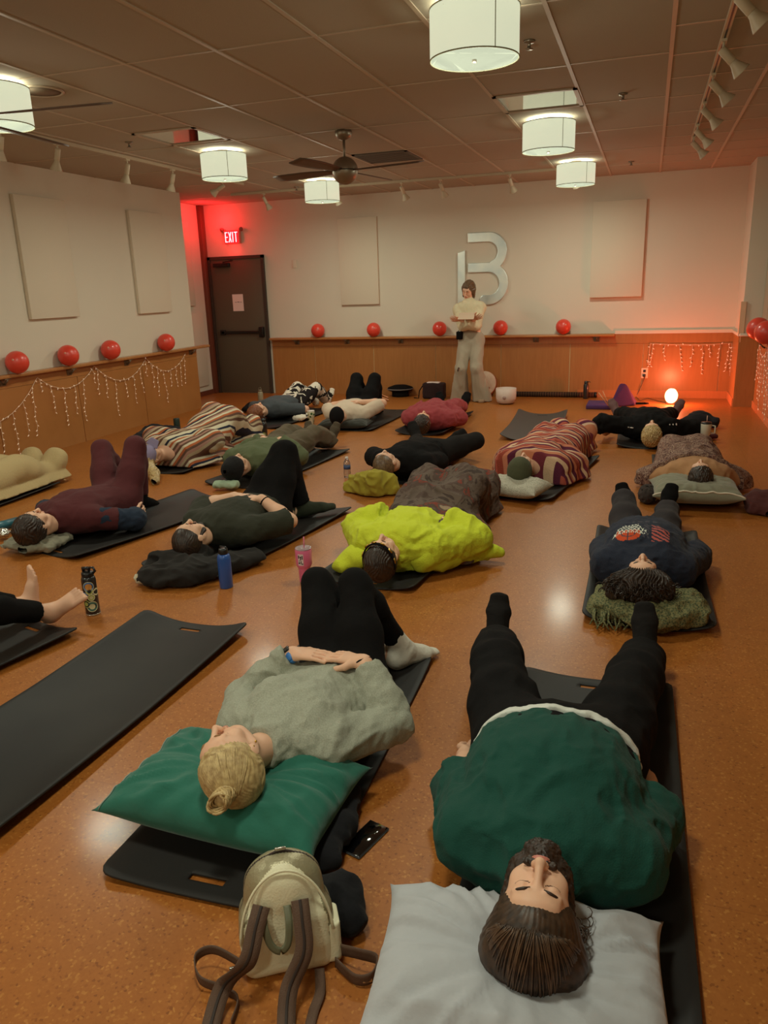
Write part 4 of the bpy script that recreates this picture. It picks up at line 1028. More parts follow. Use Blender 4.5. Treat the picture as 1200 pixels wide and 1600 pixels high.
l.arm('a', (.45, -.25, .07), (0, -1, 0), (1, 0, 0)).arm('b', (.45, .25, .07), (0, 1, 0), (1, 0, 0)); straight(l, 'a', 1.36, .10); straight(l, 'b', 1.36, .10)
l = Lay('bare', (-300, 1190, .17), -14, .98, shw=.18, face=(0, .2, 1))
_an = PZ(78, 957, .085); _s = _an-l.P(1.33, .14, .085); _s[2] = 0
l = Lay('bare', (-300, 1190, .17), -14, .98, shw=.18, face=(0, .2, 1))
for at in ('o', 'h'): setattr(l, at, getattr(l, at)+_s)
f = l.f; f.hd = f.hd+_s; f.nk = f.nk+_s; f.pl = f.pl+_s
for k in 'ab': f.sh[k] = f.sh[k]+_s; f.hp[k] = f.hp[k]+_s
l.arm('a', (.45, -.25, .07), (0, -1, 0), (1, 0, 0)).arm('b', (.45, .25, .07), (0, 1, 0), (1, 0, 0))
l.leg('a', PZ(42, 948, .08), (0, -.3, 1), (.15, .05, 1)).leg('b', PZ(78, 957, .085), (0, .4, 1), (.45, .75, .6))
# the standing person reads from a card near the back wall
yS = 10.80
def PS(px, py, dy=0.): return PY(px, py, yS+dy)
f = Fig(PS(732, 455), PS(733, 474, .02), PS(736, 526, .02), up=(0, -1, 0), face=(-.25, -.88, -.38), crown=(.05, -.3, 1), shw=.16, hpw=.085, sc=.98, g=.9, bust=.0, name='stand'); FIGS['stand'] = f
_sn = {'a': 1, 'b': -1}
for k, w in (('a', PS(719, 499, -.22)), ('b', PS(743, 497, -.22))):
    q = np.sign((f.sh[k]-f.nk)[0]); el, wr = ik(f.sh[k], w, .28, .245, (q*.9, .35, -.6)); f.arm(k, el, wr, wr+V3(-q*.6, -.75, .15), (-q*.5, .3, .6), .45)
for k in 'ab':
    q = np.sign((f.hp[k]-f.pl)[0]); kn, an = ik(f.hp[k], V3(f.hp[k][0]+q*.05, yS+.02, .085), .42, .42, (0, -1, 0)); f.leg(k, kn, an, an+V3(q*.05, -.19, -.04))
print('stand hd', f.hd, 'nk', f.nk, 'pl', f.pl, 'hp', f.hp['a'])

# ------------------------------------------------------------------ dressing them
HM = {'brown': hair_mat('brown_hair', (48, 34, 25), (76, 54, 38)), 'blonde': hair_mat('blonde_hair', (164, 134, 88), (204, 176, 124)), 'dark': hair_mat('dark_hair', (38, 26, 20), (58, 40, 30)),
      'short': hair_mat('short_brown_hair', (88, 64, 44), (116, 88, 60)), 'straw': hair_mat('straw_hair', (160, 130, 84), (196, 166, 116)), 'red': hair_mat('auburn_hair', (112, 62, 38), (140, 84, 52))}
def strands(fig, root, m, n, start, end, seed=1, r=.003, name='hair_locks', bulge=.0):
    """tapered locks over the skull: start(t), end(t) give head-frame points"""
    rnd = random.Random(seed); mb = MB(); H = fig.hp_
    for i in range(n):
        t = (i+rnd.random()*.6)/n; a = np.array(start(t))+[rnd.uniform(-.004, .004) for _ in range(3)]; b = np.array(end(t))+[rnd.uniform(-.006, .006) for _ in range(3)]
        pts = []
        for j in range(9):
            s = j/8; p = a*(1-s)+b*s; q = p-np.array([0, -.022, .044]); R = np.array([.086, .106, .102])+bulge; e = np.linalg.norm(q/R)
            lift = np.interp(s, [0, .5, 1], [1, 1, 0]) if bulge else 1
            if e > 1e-3: q = q/e*(1.0+.012*rnd.random()) if s < .999 else q/e
            pts.append(H(*(np.array([0, -.022, .044])+q)))
        mb.tube(pts, [r*(.35+.65*math.sin(PI*min(.98, .12+.8*j/8))) for j in range(9)], 5)
    return mb.build(name, m, root)
def eyebrows(fig, root, m, y=.0815):
    b = MB(); H = fig.hp_
    for q in (-1, 1): b.tube([H(q*x, yy, z) for x, yy, z in ((.014, .0905, .036), (.026, .0905, .041), (.038, .085, .041), (.050, .073, .036))], [.0022*fig.sc, .0034*fig.sc, .003*fig.sc, .0014*fig.sc], 6)
    b.build('eyebrows', m, root)

C_black = mat('black_cloth', rgb(21, 19, 19), .95, bump=(90, .25, .006), spec=.12); C_blk2 = mat('charcoal_cloth', rgb(32, 29, 28), .95, bump=(90, .25, .006), spec=.12)
def P_green():
    f, o = person('green', 'large person in dark green top, brown hair on the pale grey pillow')
    build_body(f, o, .010, .0028, .003)
    m = cloth('dark_green_knit', (26, 70, 60), (240, .35))
    pants(f, o, C_black, .009, .030, .96, .016, seed=3, waist=.74, fold=.007)
    _Lt = np.linalg.norm(f.pl-f.nk); us = inter(union(f.torso(.036)), half(f.nk+f.ax*_Lt*.95, f.ax), half(f.nk+f.ax*_Lt*.86, -f.ax))
    sdf_obj('undershirt', FLOORCUT(folds(us, .006, (22, 6, 22), (f.sd, f.ax, f.n), 2)), .006, bounds_of([f.pl, f.nk], .35, 0), cloth('white_tee', (214, 214, 206)), o)
    top(f, o, m, .007, .026, .54, .88, 'dark_green_top', fold=.011, flare=.016, seed=4)
    sock(f, 'a', o, C_blk2, .005); sock(f, 'b', o, C_blk2, .005)
    H = f.hp_
    hair_mass(f, o, HM['brown'], .0035, r=(.094, .108, .108), c=(0, -.026, .046), groove=.0008, extra=[(ell(H(.06, -.05, .07), (.05, .05, .05)), .04), (ell(H(-.06, -.05, .07), (.055, .05, .05)), .04)])
    strands(f, o, hair_mat('light_brown_strands', (74, 53, 38), (98, 72, 52)), 70, lambda t: (.07*math.cos(PI*t), .04+.03*math.sin(PI*t), .10+.03*math.sin(PI*t)), lambda t: (.13*math.cos(PI*t)+.02*math.sin(30*t), -.05+.02*math.sin(9*t), .06+.085*math.sin(PI*t)), 5, .0019, bulge=.013, name='light_locks')
    strands(f, o, HM['brown'], 260, lambda t: (.078*math.cos(PI*t), .035+.035*math.sin(PI*t), .095+.03*math.sin(PI*t)), lambda t: (.135*math.cos(PI*t), -.07+.02*math.sin(9*t), .06+.085*math.sin(PI*t)), 3, .0019, bulge=.010)
    b = MB(); rnd = random.Random(5)
    for i in range(9):
        p0 = np.array([-.085, -.02+rnd.uniform(-.02, .02), .03+rnd.uniform(-.03, .03)]); b.tube([H(*(p0+[-.03*s+.010*math.sin(s*9+i), -.045*s+.008*math.cos(s*9+i), -.10*s])) for s in np.linspace(0, 1, 12)], [.0022*(1-.6*j/11) for j in range(12)], 5)
    b.build('side_curls', HM['brown'], o)
    # beard round the jaw
    bd = union([(econe(H(0, .035, -.06), H(0, .060, -.105), (.060*f.sc, .050*f.sc), (.042*f.sc, .032*f.sc), f.hs), .02)]+[(cone(H(.066*q, .0, -.005), H(.045*q, .040, -.075), .016, .026), .02) for q in (-1, 1)]+[(cone(H(-.028, .088, -.040), H(.028, .088, -.040), .009, .009), .01), (ell(H(0, .072, -.08), (.032, .03, .025), (f.hs, f.face, f.crown)), .015)])
    bd = minus(bd, ell(H(0, .100, -.049), (.017, .02, .0065), (f.hs, f.face, f.crown)), .003)
    g = lambda p: bd(p)-.003*vnoise(p*160)-.002*vnoise(p*420)
    sdf_obj('beard', g, .0028, (f.hd-.2, f.hd+.2), HM['dark'], o)
    eyebrows(f, o, HM['dark'])
    b = MB(); w = f.wr['a']+f.hand['a']*.10; b.tube([w+f.hand['a']*0+V3(.014*math.cos(t), .004*math.sin(t), .012*math.sin(t)) for t in np.linspace(0, 2*PI, 13)], .0016, 6); b.build('ring', mat('gold', rgb(200, 160, 80), .3, 1.), o)
def P_blonde():
    f, o = person('blonde', 'blonde person in light grey sweatshirt and white socks, head on green pillow')
    build_body(f, o, .010, .0026, .0028)
    pants(f, o, C_black, .008, .008, .93, 0, 'leggings', .003, seed=5, waist=.72)
    top(f, o, cloth('grey_marl', (150, 150, 134), (260, .35), noise=(220, rgb(166, 166, 150), 3)), .0065, .017, .95, .86, 'grey_sweatshirt', fold=.012, flare=.008, seed=11, neckr=.078)
    for k in 'ab': sock(f, k, o, cloth('white_sock', (214, 206, 192)), .0045, up=.10)
    H = f.hp_; B = HM['blonde']
    hair_mass(f, o, B, .003, r=(.086, .103, .100), c=(0, -.024, .044), groove=.0014, seed=4, low=-.075)
    strands(f, o, B, 300, lambda t: (.082*math.cos(PI*t), .055*math.sin(PI*t)+.012, .03+.095*math.sin(PI*t)), lambda t: (.02*math.cos(PI*t), -.07, .125), 8, .0018)
    bun = H(.0, -.055, .150); b = MB(); rnd = random.Random(2)
    for i in range(60):
        a0 = rnd.uniform(0, 6.28); ti = rnd.uniform(-1., 1.); R_ = .022+.012*rnd.random()
        b.tube([bun+f.hs*R_*math.cos(a0+t)+f.face*R_*math.sin(a0+t)*.8+f.crown*(ti*.03+.012*math.sin(2*t+i)) for t in np.linspace(0, 4.5, 14)], [.0045*math.sin(.15+2.8*j/13) for j in range(14)], 6)
    b.ball(bun, .028, 12, 8); b.build('hair_bun', B, o)
    eyebrows(f, o, mat('brow_tan', rgb(150, 110, 70), .8))
    e = MB(); 
    for q in (-1, 1): e.ball(H(.082*q, .004, -.022), .004, 8, 6); e.ball(H(.083*q, -.002, .004), .003, 8, 6)
    e.build('earrings', mat('gold', rgb(200, 160, 80), .3, 1.), o)
    w = f.wr['a']-f.hand['a']*.0; ax = nz(f.wr['a']-f.el['a']); n = f.palm['a']*-1
    b = MB(); s_ = nz(np.cross(ax, n)); n = np.cross(s_, ax)
    b.tube([w-ax*.01+s_*.035*math.cos(t)+n*.026*math.sin(t) for t in np.linspace(0, 2*PI, 25)], .012, 8, flat=(1., .3, n)); wb = b.build('watch_band', mat('blue_silicone', rgb(60, 120, 190), .4), o)
    MB().rbox((-.017, -.015, -.004), (.017, .015, .006), .004, R=np.array([ax, s_, n]).T, c=w-ax*.01+n*.031).build('watch_case', mat('black_gloss', rgb(16, 16, 18), .15), wb)
    w = f.wr['b']; ax = nz(f.wr['b']-f.el['b']); s_ = nz(np.cross(ax, f.palm['b'])); n = np.cross(s_, ax)
    MB().tube([w+ax*.0+s_*.034*math.cos(t)+n*.026*math.sin(t) for t in np.linspace(0, 2*PI, 25)], .004, 6).build('hair_tie', C_black, o)
def P_beard():
    f, o = person('beard', 'bearded man with tattooed arm, hands on belly, behind the blue bottle')
    build_body(f, o, .011, .0036, .0036)
    pants(f, o, C_black, .010, .014, .96, .008, seed=6, waist=.74)
    top(f, o, cloth('olive_black_tee', (50, 50, 40)), .009, .020, .48, .95, 'tshirt', fold=.007, flare=.012, seed=12)
    for k in 'ab': sock(f, k, o, cloth('dark_green_sock', (52, 56, 44)), .006)
    H = f.hp_
    hair_mass(f, o, HM['dark'], .004, r=(.080, .100, .096), c=(0, -.020, .042), groove=.001)
    bd = union([(econe(H(0, .030, -.055), H(0, .062, -.092), (.052, .046), (.034, .028), f.hs), .02)]+[(cone(H(.066*q, .0, .0), H(.042*q, .036, -.07), .010, .018), .02) for q in (-1, 1)]+[(cone(H(-.024, .088, -.037), H(.024, .088, -.037), .006, .006), .008)])
    g = lambda p: bd(p)-.002*vnoise(p*260)
    sdf_obj('beard', g, .0035, (f.hd-.2, f.hd+.2), HM['dark'], o); eyebrows(f, o, HM['dark'])
    b = MB(); el, wr = f.el['b'], f.wr['b']; ax = nz(wr-el); up = nz(V3(0, -.3, 1)-ax*(V3(0, -.3, 1)@ax)); s_ = np.cross(ax, up)
    b.tube([wr-ax*.03+s_*.034*math.cos(t)+up*.031*math.sin(t) for t in np.linspace(0, 2*PI, 21)], .006, 6); b.build('wristband', C_black, o)
    c = el+(wr-el)*.45+up*.0385; b = MB()
    for i in range(9): t = i*.7; b.tube([c+ax*(.022*math.cos(t)-.01)+s_*.013*math.sin(t), c+ax*(.026*math.cos(t+.9))+s_*.016*math.sin(t+.9)-up*.003], .0016, 5)
    b.build('forearm_tattoo', mat('tattoo', rgb(80, 66, 60), .7), o)
    MB().lathe([(.001, 0), (.018, .0), (.018, .002), (.001, .002)], f.nk+f.ax*.16+f.n*.128+f.sd*.05, 14, axis=f.n).build('chest_print', mat('print_grey', rgb(120, 120, 104), .8), o)
def P_maroon():
    f, o = person('maroon', 'person in maroon with both knees up and dark blue sleeves, on the left')
    build_body(f, o, .012, .0042, .0042, hands='b')
    M = cloth('maroon_cloth', (82, 38, 40))
    pants(f, o, M, .010, .016, .95, .010, seed=7, waist=.74)
    top(f, o, M, .010, .020, .30, .95, 'maroon_top', seed=13)
    D_ = cloth('navy_sleeve', (36, 46, 62))
    for k in 'ab':
        a = inter(union(f.armp(k, .024, .97, .008)), half(f.wr[k]-nz(f.wr[k]-f.el[k])*.01, f.wr[k]-f.el[k]))
        sdf_obj('sleeve', folds(a, .008, (22, 22, 22), None, 5), .009, bounds_of([f.sh[k], f.el[k], f.wr[k]], .12, 0), D_, o)
    for k in 'ab': sock(f, k, o, C_black, .007, .010)
    hair_mass(f, o, HM['dark'], .005, r=(.092, .108, .110), c=(0, -.028, .050), groove=.004); eyebrows(f, o, HM['dark'])
def P_olive():
    f, o = person('olive', 'person in olive green top and black beanie, hands folded on belly')
    build_body(f, o, .013, .005, .0048)
    pants(f, o, cloth('brown_trousers', (92, 80, 62)), .011, .030, .97, .028, seed=8, waist=.78, fold=.012)
    top(f, o, cloth('olive_top', (92, 98, 70)), .011, .026, .96, .95, 'olive_top', seed=14, fold=.012, flare=.012)
    for k in 'ab': sock(f, k, o, cloth('brown_sock', (80, 68, 54)), .008)
    H = f.hp_; beanie = inter(ell(H(0, -.02, .05), (.094, .114, .108), (f.hs, f.face, f.crown)), half(H(0, .02, .022), -f.crown-f.face*.25)); 
    sdf_obj('beanie', folds(union([(beanie, 0), (ell(H(0, -.035, .13), (.06, .06, .06)), .05)]), .002, (60, 20, 60)), .006, (f.hd-.2, f.hd+.24), cloth('black_knit', (28, 26, 26), (200, .4)), o)
def P_cow():
    f, o = person('cow', 'auburn haired person in black and white cow print trousers near the door')
    build_body(f, o, .014, .006, .006)
    cow = ramp_mat('cow_print', 'noise', 7, ((0, rgb(30, 24, 24)), (.50, rgb(216, 204, 186))), distort=.6)
    pants(f, o, cow, .011, .022, .90, .012, seed=8, waist=.78)
    top(f, o, cloth('slate_tee', (72, 76, 80)), .012, .020, .48, .95, 'tshirt', seed=15)
    for k in 'ab': sock(f, k, o, cow, .008)
    H = f.hp_; hair_mass(f, o, HM['red'], .006, groove=.004, extra=[(cone(H(.03, -.03, .08), PZ(400, 655, .05), .07, .06), .05), (cone(PZ(400, 655, .05), PZ(409, 664, .03), .055, .03), .03)])
    tag(MB().tube([PZ(449, 652, .02)+V3(0, 0, .0), PZ(449, 652, .02)+V3(0, 0, .01)], .001).build('x', C_black), 'x', 'x') if 0 else None
def P_cap():
    f, o = person('cap', 'person in white T-shirt and black cap, both knees up, far row')
    build_body(f, o, .013, .006, .0055)
    pants(f, o, C_black, .011, .018, .96, .01, seed=9, waist=.76)
    top(f, o, cloth('white_shirt', (206, 186, 164)), .012, .022, .46, .95, 'tshirt', seed=16)
    for k in 'ab': sock(f, k, o, C_black, .009)
    H = f.hp_; cp_ = inter(ell(H(0, -.012, .05), (.088, .112, .100), (f.hs, f.face, f.crown)), half(H(0, .02, .030), -f.crown-f.face*.2))
    sdf_obj('cap', union([(cp_, 0)]), .006, (f.hd-.2, f.hd+.2), C_black, o)
def P_pink():
    f, o = person('pink', 'dark haired person in a loose pink top lying before the standing person')
    build_body(f, o, .014, .006, .006)
    M = cloth('dusty_pink', (150, 62, 66))
    pants(f, o, M, .012, .028, .93, .012, seed=9, waist=.76)
    top(f, o, M, .012, .034, .93, 1.0, 'pink_top', seed=17, fold=.014, flare=.02)
    for k in 'ab': sock(f, k, o, C_black, .008, .012)
    hair_mass(f, o, HM['dark'], .006, r=(.09, .108, .108), c=(0, -.026, .05), groove=.004)
def P_tee():
    f, o = person('tee', 'short haired man in black T-shirt, head on the mustard hooded top')
    build_body(f, o, .012, .0045, .0048)
    pants(f, o, C_blk2, .010, .016, .95, .010, seed=9, waist=.74)
    top(f, o, C_black, .010, .022, .46, .97, 'tshirt', seed=18, flare=.014)
    W_ = mat('white_rubber_sole', rgb(214, 200, 184), .6)
    for k in 'ab':
        s = sock(f, k, o, C_blk2, .007, .014, .05, 'trainer')
    an, toe = f.an['b'], f.toe['b']; d = nz(toe-an); sh = nz(an-f.kn['b']); sole = nz(sh-d*(sh@d)); sd = nz(np.cross(d, sole))
    MB().tube([an+sole*.072-d*.06, an+sole*.072+d*.08, an+d*.2+sole*.060], [.042, .044, .036], 14, flat=(1, .28, sole)).build('shoe_sole', W_, o)
    hair_mass(f, o, HM['short'], .005, r=(.081, .101, .097), c=(0, -.020, .042), groove=.001); eyebrows(f, o, HM['dark'])
def P_lime():
    f, o = person('lime', 'person in bright lime hooded top with a black and gold headband')
    build_body(f, o, .012, .0036, .006, hands='')
    M = cloth('lime_fleece', (196, 204, 52), (120, .5))
    top(f, o, M, .008, .040, .90, .75, 'lime_hooded_top', seed=19, fold=.014, flare=.035, neckr=.07)
    L = f.L
    hood = union([(econe(L.P(.02, -.26, .10), L.P(-.10, -.30, .06), (.075, .05), (.05, .03), f.sd), .03), (econe(L.P(.05, -.16, .12), L.P(-.04, -.22, .10), (.09, .06), (.07, .05), f.sd), .05), (econe(L.P(.0, .17, .12), L.P(.02, .10, .16), (.08, .06), (.07, .05), f.sd), .05),
                  (cone(L.P(.28, .33, .10), L.P(.34, .52, .07), .075, .035), .05), (cone(L.P(.10, .22, .10), L.P(.28, .33, .10), .085, .075), .05)])
    sdf_obj('hood_and_sleeve', folds(hood, .012, (14, 14, 14), None, 3), .008, bounds_of([L.P(-.2, -.4, 0), L.P(.4, .6, .2)], .1, .02), M, o)
    pants(f, o, C_blk2, .012, .012, .96, .006, seed=9, waist=.72)
    H = f.hp_; hair_mass(f, o, HM['dark'], .0045, r=(.088, .106, .104), c=(0, -.026, .048), groove=.003); eyebrows(f, o, HM['dark'])
    c = [H(.088*math.cos(t), -.022+.108*math.sin(t), .065+.02*math.sin(t)) for t in np.linspace(-.35, PI+.35, 30)]
    hb = MB().tube(c, .013, 8, flat=(.35, 1, f.crown)).build('headband', C_black, o)
    g = MB()
    for i in range(5, 26, 4): g.tube([c[i]+f.face*.004+(c[i]-H(0, -.022, .065))*.04, c[i+2]+f.face*.004+(c[i+2]-H(0, -.022, .065))*.04], .0055, 6)
    g.build('gold_links', mat('gold', rgb(200, 160, 80), .3, 1.), hb)
def P_orange():
    f, o = person('orange', 'person in a dark green beanie wrapped in the orange and purple zigzag blanket')
    build_body(f, o, .014, .006, 0)
    H = f.hp_; b = inter(ell(H(0, -.02, .05), (.096, .116, .110), (f.hs, f.face, f.crown)), half(H(0, .02, .0), -f.crown-f.face*.15))
    sdf_obj('beanie', folds(b, .002, (60, 20, 60)), .006, (f.hd-.2, f.hd+.2), cloth('green_knit', (78, 78, 56), (200, .4)), o)
def P_paisley():
    f, o = person('paisley', 'dark haired person in a tan top, head on the sage green pillow')
    build_body(f, o, .014, .006, .006, hands='')
    pants(f, o, C_blk2, .013, .012, .9, seed=3)
    top(f, o, cloth('tan_top', (176, 130, 92)), .012, .024, .92, .95, 'tan_top', seed=20, fold=.010, flare=.008)
    hair_mass(f, o, HM['dark'], .006, r=(.092, .108, .110), c=(0, -.026, .052), groove=.004)
def P_dark():
    f, o = person('dark', 'person with blonde hair in black clothes lying with feet towards the glowing lamp')
    build_body(f, o, .014, .006, .006)
    pants(f, o, C_black, .011, .018, .93, .01, seed=9, waist=.76)
    top(f, o, C_black, .012, .030, .55, 1.0, 'black_top', seed=21, fold=.012, flare=.03)
    for k in 'ab': sock(f, k, o, cloth('grey_sock', (110, 80, 78)), .008)
    hair_mass(f, o, HM['straw'], .006, r=(.092, .108, .110), c=(0, -.026, .05), groove=.006)
    b = MB(); n = f.n; W_ = mat('print_white', rgb(190, 176, 166), .8); L = f.L
    for (u, s, du, ds) in ((.02, .17, .0, .06), (.02, .17, -.06, .0), (.02, .20, -.06, .0), (.02, .23, -.06, .0), (.05, .18, 0, .05)): b.tube([L.P(u, s, .215), L.P(u+du, s+ds, .208)], .006, 5)
    b.build('shoulder_print', W_, o)
    b = MB(); rnd = random.Random(3)
    for i in range(16): u, s = rnd.uniform(-.06, .12), rnd.uniform(-.30, -.16); b.tube([L.P(u, s, .175), L.P(u+rnd.uniform(-.02, .02), s+.02, .178)], .006, 5)
    b.build('white_flecks', W_, o)
def P_navy():
    f, o = person('navy', 'person with dark curly hair in a navy sweatshirt with basketball print')
    build_body(f, o, .011, .0036, .0045)
    pants(f, o, cloth('dark_grey_sweats', (46, 40, 42)), .010, .008, .90, .006, seed=9, waist=.8)
    N = cloth('navy_fleece', (38, 42, 56), (140, .4)); Mo, Mn, Mr = cloth('print_orange', (196, 74, 40)), cloth('print_net', (206, 204, 190)), cloth('print_red', (176, 84, 76)); Mg = cloth('print_dark', (70, 66, 74))
    L = f.L; c0 = f.nk-f.ax*.05
    def colour(c):
        u = (c-c0)@f.ax; s = (c-c0)@f.sd; out = np.zeros(len(c)); up = (c-c0)@f.n > .03
        bx, bu = -.085, .17; r = np.hypot(s-bx, u-bu)
        ballm = up & (r < .062) & (u < .20); out[ballm] = 1
        seam = ballm & ((np.abs(s-bx) < .004) | (np.abs(r-.035) < .003)); out[seam] = 4
        t = (u-.19)/.12; w = .055-.02*t; x = s-(bx+.01); net = up & (u > .165) & (u < .30) & (np.abs(x) < w+.03*(1-np.clip(t*2, 0, 1)))
        ph = x/(w+.02)*PI*3.5; diag = (np.abs(np.sin(ph+u*60)) < .42) | (np.abs(np.sin(ph-u*60)) < .42); out[net & diag] = 2
        x = s-.075; v = u; blk = up & (np.abs(x) < .045) & (v > .12) & (v < .30-.8*(x+.045)) ; str_ = (np.sin(v*220+x*160) > -.1); out[blk & str_] = 3
        dk = up & (s > -.01) & (s < .02) & (u > .14) & (u < .30) & (np.sin(u*150+s*300) > .2); out[dk] = 4
        tx = up & (np.abs(s) < .07) & (np.abs(u-.345) < .012) & (np.sin(s*160) > -.2); out[tx] = 4
        return out
    top(f, o, [N, Mo, Mn, Mr, Mg], .0055, .028, .96, 1.10, 'navy_sweatshirt', seed=22, fold=.009, flare=.016, colour=colour)
    for k in 'ab': sock(f, k, o, C_black, .007, .008)
    H = f.hp_
    hair_mass(f, o, HM['dark'], .004, r=(.11, .105, .11), c=(0, -.03, .05), groove=.006, extra=[(ell(H(.10, -.04, .05), (.075, .06, .08)), .05), (ell(H(-.08, -.04, .06), (.06, .06, .07)), .05)]); eyebrows(f, o, HM['dark'])
    b = MB(); rnd = random.Random(9)
    for i in range(150):
        a = rnd.uniform(0, PI); r_ = rnd.uniform(.7, 1); p0 = np.array([.02+.15*math.cos(a)*r_, .03-.05*r_+rnd.uniform(-.03, .03), .06+.095*math.sin(a)*r_]); d = np.array([math.cos(a)*.8, -.1, math.sin(a)])
        b.tube([H(*(p0+d*.05*s+[.008*math.sin(s*8+i), .010*math.cos(s*8+i), 0])) for s in np.linspace(0, 1, 8)], [.003*(1-.5*s) for s in np.linspace(0, 1, 8)], 4)
    b.build('curls', HM['dark'], o)
    b = MB(); b.tube([H(.034*q*1.0+.0*t, .0, 0) for q in () for t in ()] or [H(-.05, .088, .030), H(-.02, .098, .034), H(.0, .104, .03), H(.02, .098, .034), H(.05, .088, .030)], .0012, 5); b.build('glasses_bridge', mat('wire_frame', rgb(120, 80, 50), .4, .6), o)
def P_serape():
    f, o = person('serape', 'person with long fair hair and a lavender cap under the striped woven blanket')
    build_body(f, o, .013, .005, 0)
    H = f.hp_; hair_mass(f, o, HM['straw'], .005, groove=.004, extra=[(cone(H(0, -.04, .08), PZ(240, 740, .05), .06, .05), .05), (cone(PZ(240, 740, .05), PZ(243, 752, .03), .05, .035), .03)])
    b = inter(ell(H(0, -.01, .055), (.092, .114, .104), (f.hs, f.face, f.crown)), half(H(0, .02, .035), -f.crown-f.face*.2)); br = econe(H(-.0, .10, .045), H(0, .165, .035), (.07, .006), (.05, .006), f.hs)
    sdf_obj('cap', union([(b, 0), (br, .01)]), .0055, (f.hd-.25, f.hd+.25), cloth('lavender_cap', (140, 128, 156)), o)
def P_beige():
    f, o = person('beige', 'person lying under the beige blanket at the left edge')
    build_body(f, o, .016, .008, 0)
    hair_mass(f, o, HM['brown'], .008)
def P_bare():
    f, o = person('bare', 'person with bare feet in black leggings, cut by the left edge')
    f.big = {'a': 1, 'b': -1}
    build_body(f, o, .012, .006, .006, feet='ab')
    pants(f, o, C_black, .009, .010, .90, .004, 'leggings', seed=9, waist=.76); top(f, o, C_blk2, .013, .02, .9, 1., 'top', seed=3)
def P_stand():
    f, o = person('stand', 'standing person in a cream sweater and flared grey trousers reading a card beside the logo')
    f.thumb = {}
    build_body(f, o, .012, .005, .0045)
    G = cloth('grey_flares', (170, 156, 136)); C = cloth('cream_sweater', (214, 200, 166), (120, .4))
    pr = [(econe(f.nk+f.ax*.30, f.pl+f.ax*.06, (.118, .085), (.165, .115), f.sd), .04)]
    g = union(pr)
    for k in 'ab':
        q = np.sign((f.hp[k]-f.pl)[0]); kn = f.kn[k]; ft = V3(f.an[k][0]+q*.03, f.an[k][1]-.015, .02)
        g = union([(g, 0), (cone(f.hp[k], kn, .098, .078), .045), (cone(kn, ft, .078, .135), .03)])
    g = inter(g, half(f.nk+f.ax*.34, -f.ax), half((0, 0, .012), (0, 0, -1)))
    sdf_obj('flared_trousers', folds(g, .012, (16, 16, 3.5), None, 2), .009, bounds_of([f.pl, f.an['a'], f.an['b']], .25, 0), G, o)
    top(f, o, C, .008, .018, .80, .74, 'cream_sweater', seed=4, fold=.007, flare=.022)
    hair_mass(f, o, HM['short'], .0045, r=(.090, .106, .106), c=(0, -.022, .044), groove=.004, low=-.11, extra=[(cone(f.hp_(q*.075, -.01, .03), f.hp_(q*.075, -.0, -.075), .03, .018), .03) for q in (-1, 1)])
    eyebrows(f, o, HM['dark'])
    for k in 'ab': sock(f, k, o, cloth('tan_shoe', (150, 120, 96)), .008, .01, .02, 'shoe')
    c = (f.wr['a']+f.wr['b'])/2+(f.hand['a']+f.hand['b'])*.03+V3(0, -.04, .03)
    tag(MB().rbox((-.11, -.07, -.003), (.11, .07, .003), .002, R=np.array([[1, 0, .05], [0, .8, -.6], [0, .6, .8]]), c=c).build('reading_card', mat('card', rgb(206, 178, 152), .7)), 'pale rectangular card held in the hands of the standing person', 'card')
    p = f.pl+V3(-.14, -.10, .03); o2 = empty('waist_pouch', p, 'small black pouch clipped at the standing person\'s waist', 'pouch'); MB().rbox(p-V3(.045, .03, .06), p+V3(.045, .03, .05), .014, 3).build('pouch_body', C_black, o2); MB().tube([p+V3(-.02, 0, .05), p+V3(0, 0, .075), p+V3(.02, 0, .05)], .005, 6).build('loop', C_black, o2)
for fn in (P_green, P_blonde, P_beard, P_maroon, P_olive, P_cow, P_cap, P_pink, P_tee, P_lime, P_orange, P_paisley, P_dark, P_navy, P_serape, P_beige, P_bare, P_stand):
    _t = __import__('time').time(); fn(); print(fn.__name__, round(__import__('time').time()-_t, 1))

# ================================================================== MATS
def M_(name, xs, lab, grp='black curved exercise mats', **k): return yoga_mat('exercise_mat', xs[0], xs[1], xs[2], lab, grp=grp, **k)
M_('g', ((-.09, 1.20), (-.12, 3.0), .60), 'dark mat under the large person in green', curl=.03)
M_('b', ((-1.09, 1.46), (-1.13, 2.98), .63), 'black mat under the blonde person, its near end with a slot free on the floor', curl=.015, endcurl=(.01, .02))
M_('e', ((-2.10, 1.45), (-2.065, 3.07), .60), 'empty black curved mat on the floor at the left, nearest the camera', curl=.055, m=M_mat)
M_('m', ((-3.62, 3.78), (-3.23, 5.30), .60), 'dark mat under the person in maroon', curl=.045)
M_('bd', ((-2.56, 3.64), (-2.30, 5.2), .60), 'black mat under the bearded man with tattoos', curl=.04)
M_('o', ((-3.3, 5.62), (-3.10, 7.25), .60), 'dark mat under the person in olive with the black beanie', curl=.03)
M_('c', ((-4.45, 8.3), (-4.3, 9.9), .60), 'dark mat under the person in cow print trousers', curl=.03)
M_('cp', ((-3.25, 8.3), (-3.2, 9.9), .60), 'dark mat under the person with the black cap', curl=.03)
M_('p', ((-2.35, 8.15), (-2.33, 9.65), .58), 'dark mat under the person in pink', curl=.05)
M_('t', ((-2.0, 6.0), (-1.92, 7.5), .60), 'dark mat under the man in the black T-shirt', curl=.04)
M_('l', ((-1.42, 3.74), (-1.28, 5.28), .60), 'dark mat under the person in lime', curl=.04)
